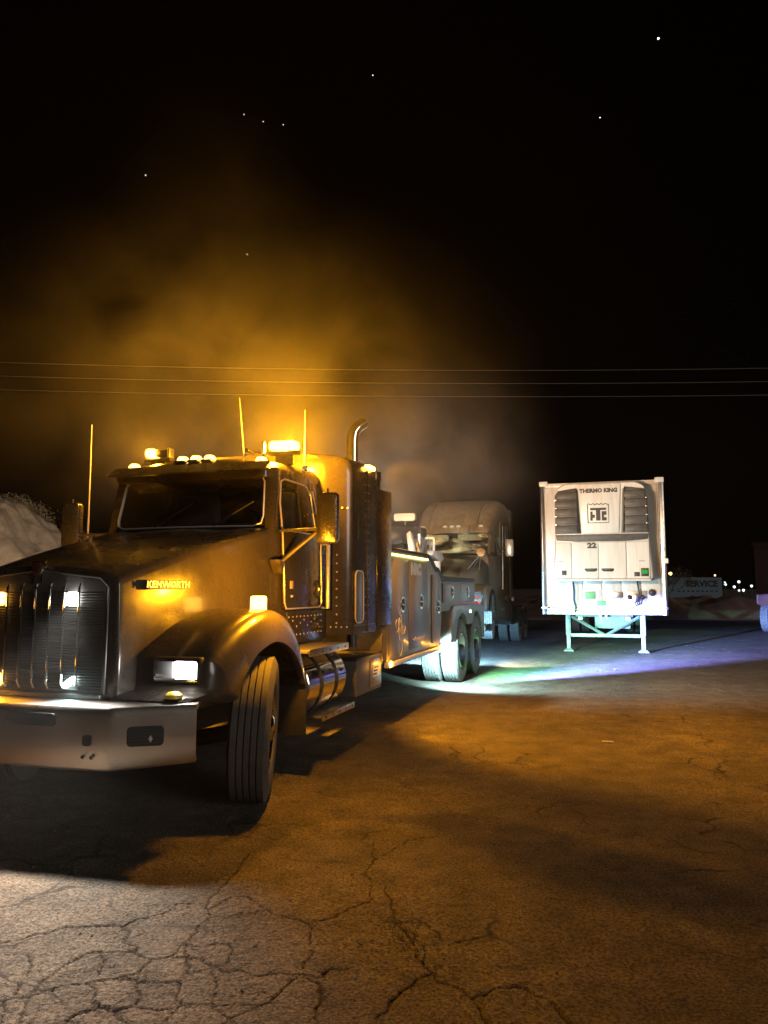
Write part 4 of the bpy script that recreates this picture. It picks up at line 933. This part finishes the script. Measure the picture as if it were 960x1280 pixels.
dsp = quick('display_box', BLACK, UN, .775,.925,FY-.05,FY-.029,1.80,1.97,.006)
quick('display_screen', emit('green_screen', (.05,.75,.08), .55), dsp, .80,.905,FY-.054,FY-.0505,1.855,1.935,.002)
BLK = mat('black_vinyl', (.02,.02,.02), .5)
text('THERMO KING', BLK, UN, (-.035,FY-.037,3.635), (R(90),0,0), .118, 'unit_lettering', .001, .98, .007)
text('22', BLK, UN, (-.20,FY-.032,2.455), (R(90),0,0), .15, 'unit_number', .001, 1.25, .010)
for x in (-.87,.80): quick('unit_badge', mat('faint_badge', (.35,.34,.33), .5), UN, x-.06,x+.06,FY-.033,FY-.0305,2.11,2.135,.0005)
# square emblem with a wavy upper edge and block T and K
em = MB()
wav = [(-.215+.43*k/24, 3.345+.014*math.sin(k/24*math.pi*2*5)) for k in range(25)]
em.tube([(x,FY-.037,z) for x,z in [(-.215,2.945)]+wav+[(.215,2.945),(-.215,2.945)]], .008, 4)
em = em.build('emblem_frame', BLK, UN); em.location = (-.05,0,0)
eb = MB()
for x0,x1,z0,z1 in ((-.165,.165,3.215,3.265),(-.045,.045,2.99,3.2149),(-.165,-.115,2.99,3.19),(-.1149,-.07,3.05,3.12),(.07,.12,2.99,3.19),(.1201,.17,3.11,3.19),(.1201,.17,2.99,3.06)):
    eb.box(x0,x1,FY-.038,FY-.0335,z0,z1)
eb = eb.build('emblem_letters', BLK, UN, smooth=False); eb.location = (-.05,0,0)
# nose fittings below the unit
MB().tube([(-.63,-.04,1.72),(-.615,-.04,1.5),(-.62,-.035,1.3),(-.58,-.03,1.12),(-.595,-.05,1.02)], .018, 8).build('drain_hose', BLACK, TR)
quick('placard', mat('green_placard', (.10,.33,.14), .5, 0, (.14,.42,.2), 20), TR, -.38,-.17,.010,.021,1.32,1.48,.002)
quick('placard', mat('green_placard', (.10,.33,.14), .5, 0, (.14,.42,.2), 20), TR, -.13,.05,.012,.021,1.18,1.28,.002)
quick('document_box', ALU, TR, .19,.40,-.01,.021,1.35,1.47,.006)
quick('label_plate', mat('white_sticker', (.8,.8,.78), .5), TR, .19,.40,.012,.021,1.19,1.32,.002)
quick('gladhand_plate', mat('galvanised_rail', (.5,.5,.48), .4, .6), TR, .43,.90,.01,.021,1.18,1.50,.004)
for x in (.54,.80): MB().lathe([(0,.05),(-.03,.05),(-.05,.03),(-.06,.001)], 'y', (x,.01,1.36), 14).build('gladhand', BLACK, TR)
MB().lathe([(0,.08),(-.04,.08),(-.05,.06),(-.055,.001)], 'y', (.67,.01,1.36), 16).build('electric_socket', ALU, TR)
MB().lathe([(0,.075),(-.03,.075),(-.045,.05),(-.05,.001)], 'y', (1.0,.01,1.46), 16).build('round_vent', BLACK, TR)
MB().tube([(.70,-.05,1.72),(.72,-.07,1.55),(.74,-.08,1.42),(.70,-.09,1.30),(.64,-.09,1.24),(.66,-.09,1.18),(.73,-.09,1.22),(.75,-.08,1.32),(.85,-.06,1.36)], .016, 8).build('air_hose', BLACK, TR)
for x in (-.06,.06): MB().tube([(x,-.02,1.0),(x,-.02,.90)], .02, 6).build('rail_hook', ALU, TR)
quick('upper_coupler', DARKM, TR, -.6,.6,.1,1.6,.93,1.015,.01)
# landing gear
LG = mat('galvanised_gear', (.20,.205,.195), .55, .2, (.13,.13,.12), 9)
for sg in (1,-1):
    lg = MB().box(sg*.88-.06,sg*.88+.06,2.33,2.47,.40,1.015).build('landing_leg', LG, TR, .008)
    quick('inner_leg', LG, lg, sg*.88-.045,sg*.88+.045,2.355,2.445,.05,.40,.004)
    MB().loft([[(sg*.88+x*k,2.40+y*k,z) for x,y in ((-.12,-.11),(.12,-.11),(.12,.11),(-.12,.11))] for z,k in ((.0,1),(.02,1),(.07,.55))]).build('sand_shoe', LG, lg, .004)
    MB().tube([(sg*.80,2.36,.86),(0,2.34,.40)], .035, 4).build('leg_brace', LG, lg)
quick('cross_brace', LG, TR, -.82,.82,2.31,2.36,.36,.44,.005)
quick('gear_housing', LG, TR, -.25,.6,2.7,3.3,.55,.98,.02)
for sx in (-.5,.5): quick('frame_rail', LG, TR, sx-.05,sx+.05,.2,13.5,.86,1.015,.004)
for s in (11.2,12.5):
    MB().tube([(-1.,s,.52),(1.,s,.52)], .07, 8).build('trailer_axle', DARKM, TR)
    for x, o_ in ((1.08,1),(.75,1),(-1.08,-1),(-.75,-1)): wheel(TR, (x,s,.52), 0, 'drive', RUBBERD, out=o_)
# ================================================================ dark red trailer at the edge of the lot
RT = empty('dump_trailer', (13.35, 26.6, 0), (0,0,R(-40)))
tag(RT, 'dark red high sided trailer standing in shadow at the edge of the lot', 'trailer')
RED = mat('dark_red_paint', (.11,.022,.016), .5, 0, (.07,.018,.014), 5)
bx = MB().loft([[(0,0,.95+0),(2.5,0,.95),(2.5,9,.95),(0,9,.95)],[(-.02,-.15,3.1),(2.52,-.15,3.1),(2.52,9.1,3.1),(-.02,9.1,3.1)]]).build('tub', RED, RT, .02)
for k in range(9): quick('side_rib', RED, bx, -.07,-.02,.1+1.08*k,.2+1.08*k,1.0,3.05,.008)
for k in range(3): quick('front_rib', RED, bx, .5+.7*k,.6+.7*k,-.16,-.08,1.0,3.0,.008)
quick('tub_rim', RED, bx, -.08,2.58,-.22,9.15,3.08,3.18,.02)
quick('frame', DARKM, RT, .6,1.9,-.6,8.8,.70,.95,.01)
for s in (.55,1.85,7.6):
    MB().tube([(.2,s,.52),(2.3,s,.52)], .07, 8).build('trailer_axle', DARKM, RT)
    wheel(RT, (.15,s,.52), 0, 'drive', RUBBERD, out=-1); wheel(RT, (2.35,s,.52), 0, 'drive', RUBBERD)
quick('side_reflector', mat('amber_reflector', (.6,.25,.03), .3), bx, -.078,-.071,.5,.62,1.15,1.22,.002)
# ================================================================ mound, berm, background
def mound(name, cx, cy_, rx, ry, h, label, cat, m, seed, ridge=1.):
    n1, n2 = 150, 90
    u = np.linspace(-1, 1, n1); v = np.linspace(-1, 1, n2); U_, V_ = np.meshgrid(u, v)
    x = (cx+U_*rx).ravel(); y = (cy_+V_*ry).ravel()
    r2 = (U_**2+V_**2).ravel()
    base = np.clip(1-r2, 0, 1)**ridge
    z = h*base*(1+.55*fbm(x*.45, y*.45, seed, 4))+base**.5*.42*h/3*fbm(x*1.6, y*1.6, seed+9, 4)-.06
    idx = np.arange(n1*n2).reshape(n2, n1)
    q = np.stack([idx[:-1,:-1], idx[:-1,1:], idx[1:,1:], idx[1:,:-1]], -1).reshape(-1,4)
    me = bpy.data.meshes.new(name); me.from_pydata(np.stack([x,y,z],-1).tolist(), [], q.tolist()); me.shade_smooth(); me.materials.append(m)
    o = bpy.data.objects.new(name, me); C.link(o); o['kind'] = 'structure'
    return o
DIRT = mat('tan_dirt', (.10,.085,.066), .95, 0, (.25,.215,.17), 2.2, bump=1.0, bscale=5)
mound('dirt_mound', -14.0, 19.5, 8.6, 5.0, 4.9, '', '', DIRT, 5, 1.1)
REDD = mat('red_brown_dirt', (.10,.055,.04), .95, 0, (.16,.09,.065), 2, bump=.8, bscale=8)
mound('dirt_berm', 15.5, 40, 17, 3.2, 1.25, '', '', REDD, 15, .7)
mound('dirt_berm', -6, 46, 16, 4, 1.6, '', '', REDD, 25, .7)
# brush on the mound and bare shrubs
def branchy(name, base, h, spread, seed, m, leaf=None, depth=4, label='', cat='bush', group=None):
    rr = random.Random(seed); tr = MB(); lf = MB()
    def grow(p, d, ln, r, dep):
        q = p+d*ln; mid = p+d*ln*.5+Vector((rr.gauss(0,.05),rr.gauss(0,.05),0))*ln
        tr.tube([p, mid, q], [r, r*.8, r*.62], 4, caps=False)
        if leaf and dep <= 2:
            for _ in range(7):
                c = q+Vector((rr.gauss(0,.16),rr.gauss(0,.16),rr.gauss(0,.14)))*h*.35; s_ = rr.uniform(.03,.07)*h*.35
                a = Vector((rr.gauss(0,1),rr.gauss(0,1),rr.gauss(0,1))).normalized(); b = a.orthogonal().normalized()
                lf.add([c-a*s_, c+b*s_*.4, c+a*s_, c-b*s_*.4], [(0,1,2,3)])
        if dep == 0: return
        for k in range(rr.choice((2,3,3))):
            nd = (d+Vector((rr.gauss(0,spread),rr.gauss(0,spread),rr.gauss(.15,.25)))).normalized()
            grow(q, nd, ln*rr.uniform(.62,.85), r*.62, dep-1)
    root = empty(name, base)
    for k in range(3):
        grow(Vector((rr.gauss(0,.08),rr.gauss(0,.08),-.05)), Vector((rr.gauss(0,.3),rr.gauss(0,.3),1)).normalized(), h*.30, h*.016, depth)
    tr.build('trunk', mat('bark', (.07,.05,.035), .9), root)
    if leaf: lf.build('crown', leaf, root, smooth=False)
    tag(root, label, cat, group)
    return root
LEAF = mat('dusty_leaf', (.07,.06,.035), .8, 0, (.13,.11,.07), 6)
branchy('bush', (-10.4,21.4,2.4), 1.8, .35, 4, None, LEAF, 5, 'brushy dry bush growing behind the crest of the tan dirt mound', 'bush')
branchy('bush', (-9.35,21.4,1.75), 1.6, .4, 8, None, LEAF, 5, 'smaller dry bush on the low shoulder of the tan dirt mound', 'bush')
branchy('shrub', (15.6,42.5,.3), 2.6, .45, 12, None, LEAF, 5, 'dark leafy shrub standing in front of the service board', 'shrub')
branchy('shrub', (13.2,44,.2), 1.8, .5, 17, None, None, 4, 'bare low shrub on the berm behind the white trailer', 'shrub')
# service board
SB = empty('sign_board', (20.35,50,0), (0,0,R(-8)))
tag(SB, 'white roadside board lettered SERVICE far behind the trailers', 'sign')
quick('board', emit('painted_glow_board', (.75,.9,1.), .028), SB, -2.25,2.25,-.05,.05,.86,2.3,.02)  # faint emission put into the board, standing in for light from far lamps
text('SERVICE', mat('dark_lettering', (.02,.025,.03), .5), SB, (.95,-.055,1.86), (R(90),0,0), .56, 'board_letters', .002, 1.0, .03)
quick('board_logo', mat('dark_lettering', (.02,.025,.03), .5), SB, -1.95,-1.5,-.056,-.051,1.6,2.05,.002)
for k in range(9): quick('board_small_line', mat('dark_lettering', (.02,.025,.03), .5), SB, -.6+.3*k,-.42+.3*k,-.056,-.051,1.34,1.43,.002)
for x in (-1.9,1.9): quick('post', DARKM, SB, x-.06,x+.06,.06,.16,0,2.3,.01)
# far yard lamps, each on its own pole
def yard_lamp(x, y, z, col, e_, label, r=.09, grp=None):
    o = empty('yard_lamp', (x,y,0)); tag(o, label, 'lamp', grp)
    MB().tube([(0,0,-.1),(0,0,z-r)], [.06,.035], 6).build('pole', DARKM, o)
    MB().lathe([(-r,.001),(-r*.7,r*.7),(0,r),(r*.7,r*.7),(r,.001)], 'z', (0,0,z), 10).build('lamp_head', emit('far_lamp_'+str(tuple(col)), col, e_), o)
    return o
G = 'far cluster of white yard lamps'
for x, y, z in ((32.1,70,2.15),(33.2,70.5,1.72),(33.9,71,2.2),(33.4,70,1.38),(34.3,71,1.4),(32.6,71,1.95),(34.6,70,1.8)):
    yard_lamp(x,y,z,(.80,.92,1.),2.2,'distant white yard lamp between the service board and the red trailer',random.uniform(.05,.13),G)
yard_lamp(27.0,70,2.95,(1.,.62,.22),5,'distant amber yard lamp just past the corner of the white trailer',.17)
yard_lamp(31.2,70,2.8,(1.,.60,.28),3,'distant amber yard lamp above the end of the service board',.09)
# power line: two poles out of view carry three wires across the lot's far side
WIRE = mat('weathered_wire', (.24,.23,.22), .6, .2)
for x, zt, ar in ((-46,15.0,-2.5),(52,14.6,2.5)):
    up_ = empty('utility_pole', (x,40,0), (0,0,0)); tag(up_, 'tall wooden utility pole carrying the wires, %s' % ('on the mound side' if x < 0 else 'on the red trailer side'), 'pole')
    MB().tube([(0,0,-.3),(0,0,zt+.4)], [.17,.12], 10).build('pole', mat('pole_wood', (.12,.085,.055), .9, 0, (.18,.13,.09), 8), up_)
    for z_ in (zt,zt-.85,zt-1.7): quick('crossarm', mat('pole_wood', (.12,.085,.055), .9), up_, -.06,.06,-1.0,.2,z_-.16,z_-.05,.01)
for i, (zc, col) in enumerate(((13.42,0),(12.68,0),(11.95,0))):
    dz = .85*i
    pts = []
    for k in range(61):
        t = k/60; x = -46+98*t
        z = (15.0-dz)*(1-t)+(14.6-dz)*t-4*(t-t*t)*1.45+.0
        pts.append((x,39.2,z+ (.12*i*4*(t-t*t))))
    wv = MB().tube(pts, .013, 4).build('power_wire', WIRE, None)
    tag(wv, ('topmost','middle','lowest')[i]+' of three thin power wires strung across the night sky', 'wire', None)
# stars
for k, ((x,y,z), r_, e_) in enumerate((((268.3,671.9,536.8),.95,4.),((-11.7,723.6,536.5),.55,2.),((-148,734.5,500.2),.5,1.8),((-128.6,740.7,496.3),.5,1.8),((-107.8,744.7,495.3),.5,1.8),((-253.2,744.9,438.5),.6,2.2),((-154.8,802.7,377.9),.6,2.4),((224.5,722.7,488.7),.6,2.4))):
    st_ = MB().lathe([(-r_,.001),(-r_*.6,r_*.8),(0,r_),(r_*.6,r_*.8),(r_,.001)], 'z', (0,0,0), 8).build('star', emit('starlight_%d' % round(e_*10), (.8,.9,1.), e_), None)
    st_.location = (x,y,z); st_['kind'] = 'structure'
# ================================================================ night haze and exhaust smoke
def volume(name, lo, hi, density, col, aniso=.0):
    o = MB().box(lo[0],hi[0],lo[1],hi[1],lo[2],hi[2]).build(name, bpy.data.materials.new(name), None, smooth=False)
    m = o.data.materials[0]; m.use_nodes = True; n = m.node_tree.nodes; n.remove(n['Principled BSDF'])
    v = n.new('ShaderNodeVolumePrincipled'); v.inputs['Color'].default_value = (*col,1); v.inputs['Density'].default_value = density; v.inputs['Anisotropy'].default_value = aniso
    m.node_tree.links.new(v.outputs[0], n['Material Output'].inputs['Volume'])
    return o, m, v
hz, hm, hv = volume('haze', (-60,-8,-1.2), (70,85,17), .00015, (1,1,1), .2)
tag(hz, 'thin night haze glowing around the amber beacons', 'haze', kind='stuff')

# exhaust smoke drifting over and behind the cab
sm, smm, sv = volume('smoke', (-6.5,3.0,.02), (6.5,22,9.5), .1, (1,1,1), .15)
n = smm.node_tree.nodes; l = smm.node_tree.links
tc = n.new('ShaderNodeTexCoord')
def blob(c, rad):
    s_ = n.new('ShaderNodeVectorMath'); s_.operation = 'SUBTRACT'; l.new(tc.outputs['Object'], s_.inputs[0]); s_.inputs[1].default_value = c
    d_ = n.new('ShaderNodeVectorMath'); d_.operation = 'DIVIDE'; l.new(s_.outputs[0], d_.inputs[0]); d_.inputs[1].default_value = rad
    ln = n.new('ShaderNodeVectorMath'); ln.operation = 'LENGTH'; l.new(d_.outputs[0], ln.inputs[0])
    mr = n.new('ShaderNodeMapRange'); mr.interpolation_type = 'SMOOTHSTEP'; mr.inputs['From Min'].default_value = 1; mr.inputs['From Max'].default_value = 0
    l.new(ln.outputs['Value'], mr.inputs[0]); return mr.outputs[0]
def mul(a, b):
    m_ = n.new('ShaderNodeMath'); m_.operation = 'MULTIPLY'; l.new(a, m_.inputs[0])
    if isinstance(b, (int, float)): m_.inputs[1].default_value = b
    else: l.new(b, m_.inputs[1])
    return m_.outputs[0]
def addn(a, b):
    m_ = n.new('ShaderNodeMath'); m_.operation = 'ADD'; l.new(a, m_.inputs[0]); l.new(b, m_.inputs[1]); return m_.outputs[0]
tx = n.new('ShaderNodeTexNoise'); tx.inputs['Scale'].default_value = .75; tx.inputs['Detail'].default_value = 5; tx.inputs['Roughness'].default_value = .62; tx.inputs['Distortion'].default_value = 1.1
l.new(tc.outputs['Object'], tx.inputs['Vector'])
mr = n.new('ShaderNodeMapRange'); mr.inputs['From Min'].default_value = .40; mr.inputs['From Max'].default_value = .66; l.new(tx.outputs['Fac'], mr.inputs[0])
c1 = W(-.1, 1.6, 3.5); c2 = W(.2, 8.6, 3.7); c3 = W(-.7,2.4,5.2)
dens = addn(addn(mul(blob(tuple(c1),(3.6,2.8,2.0)), .062), mul(blob(tuple(c2),(2.7,5.2,2.3)), .06)), mul(blob(tuple(c3),(1.4,2.2,2.5)), .022))
c4 = W(.2,-1.5,.85)  # thin vapour ahead of the bumper, added to imitate lens veil
dens = addn(dens, mul(blob(tuple(c4),(2.6,1.5,1.25)), .016))
l.new(mul(dens, mr.outputs[0]), sv.inputs['Density'])
tag(sm, 'drifting exhaust smoke glowing amber above the tow truck cab', 'smoke', kind='stuff')
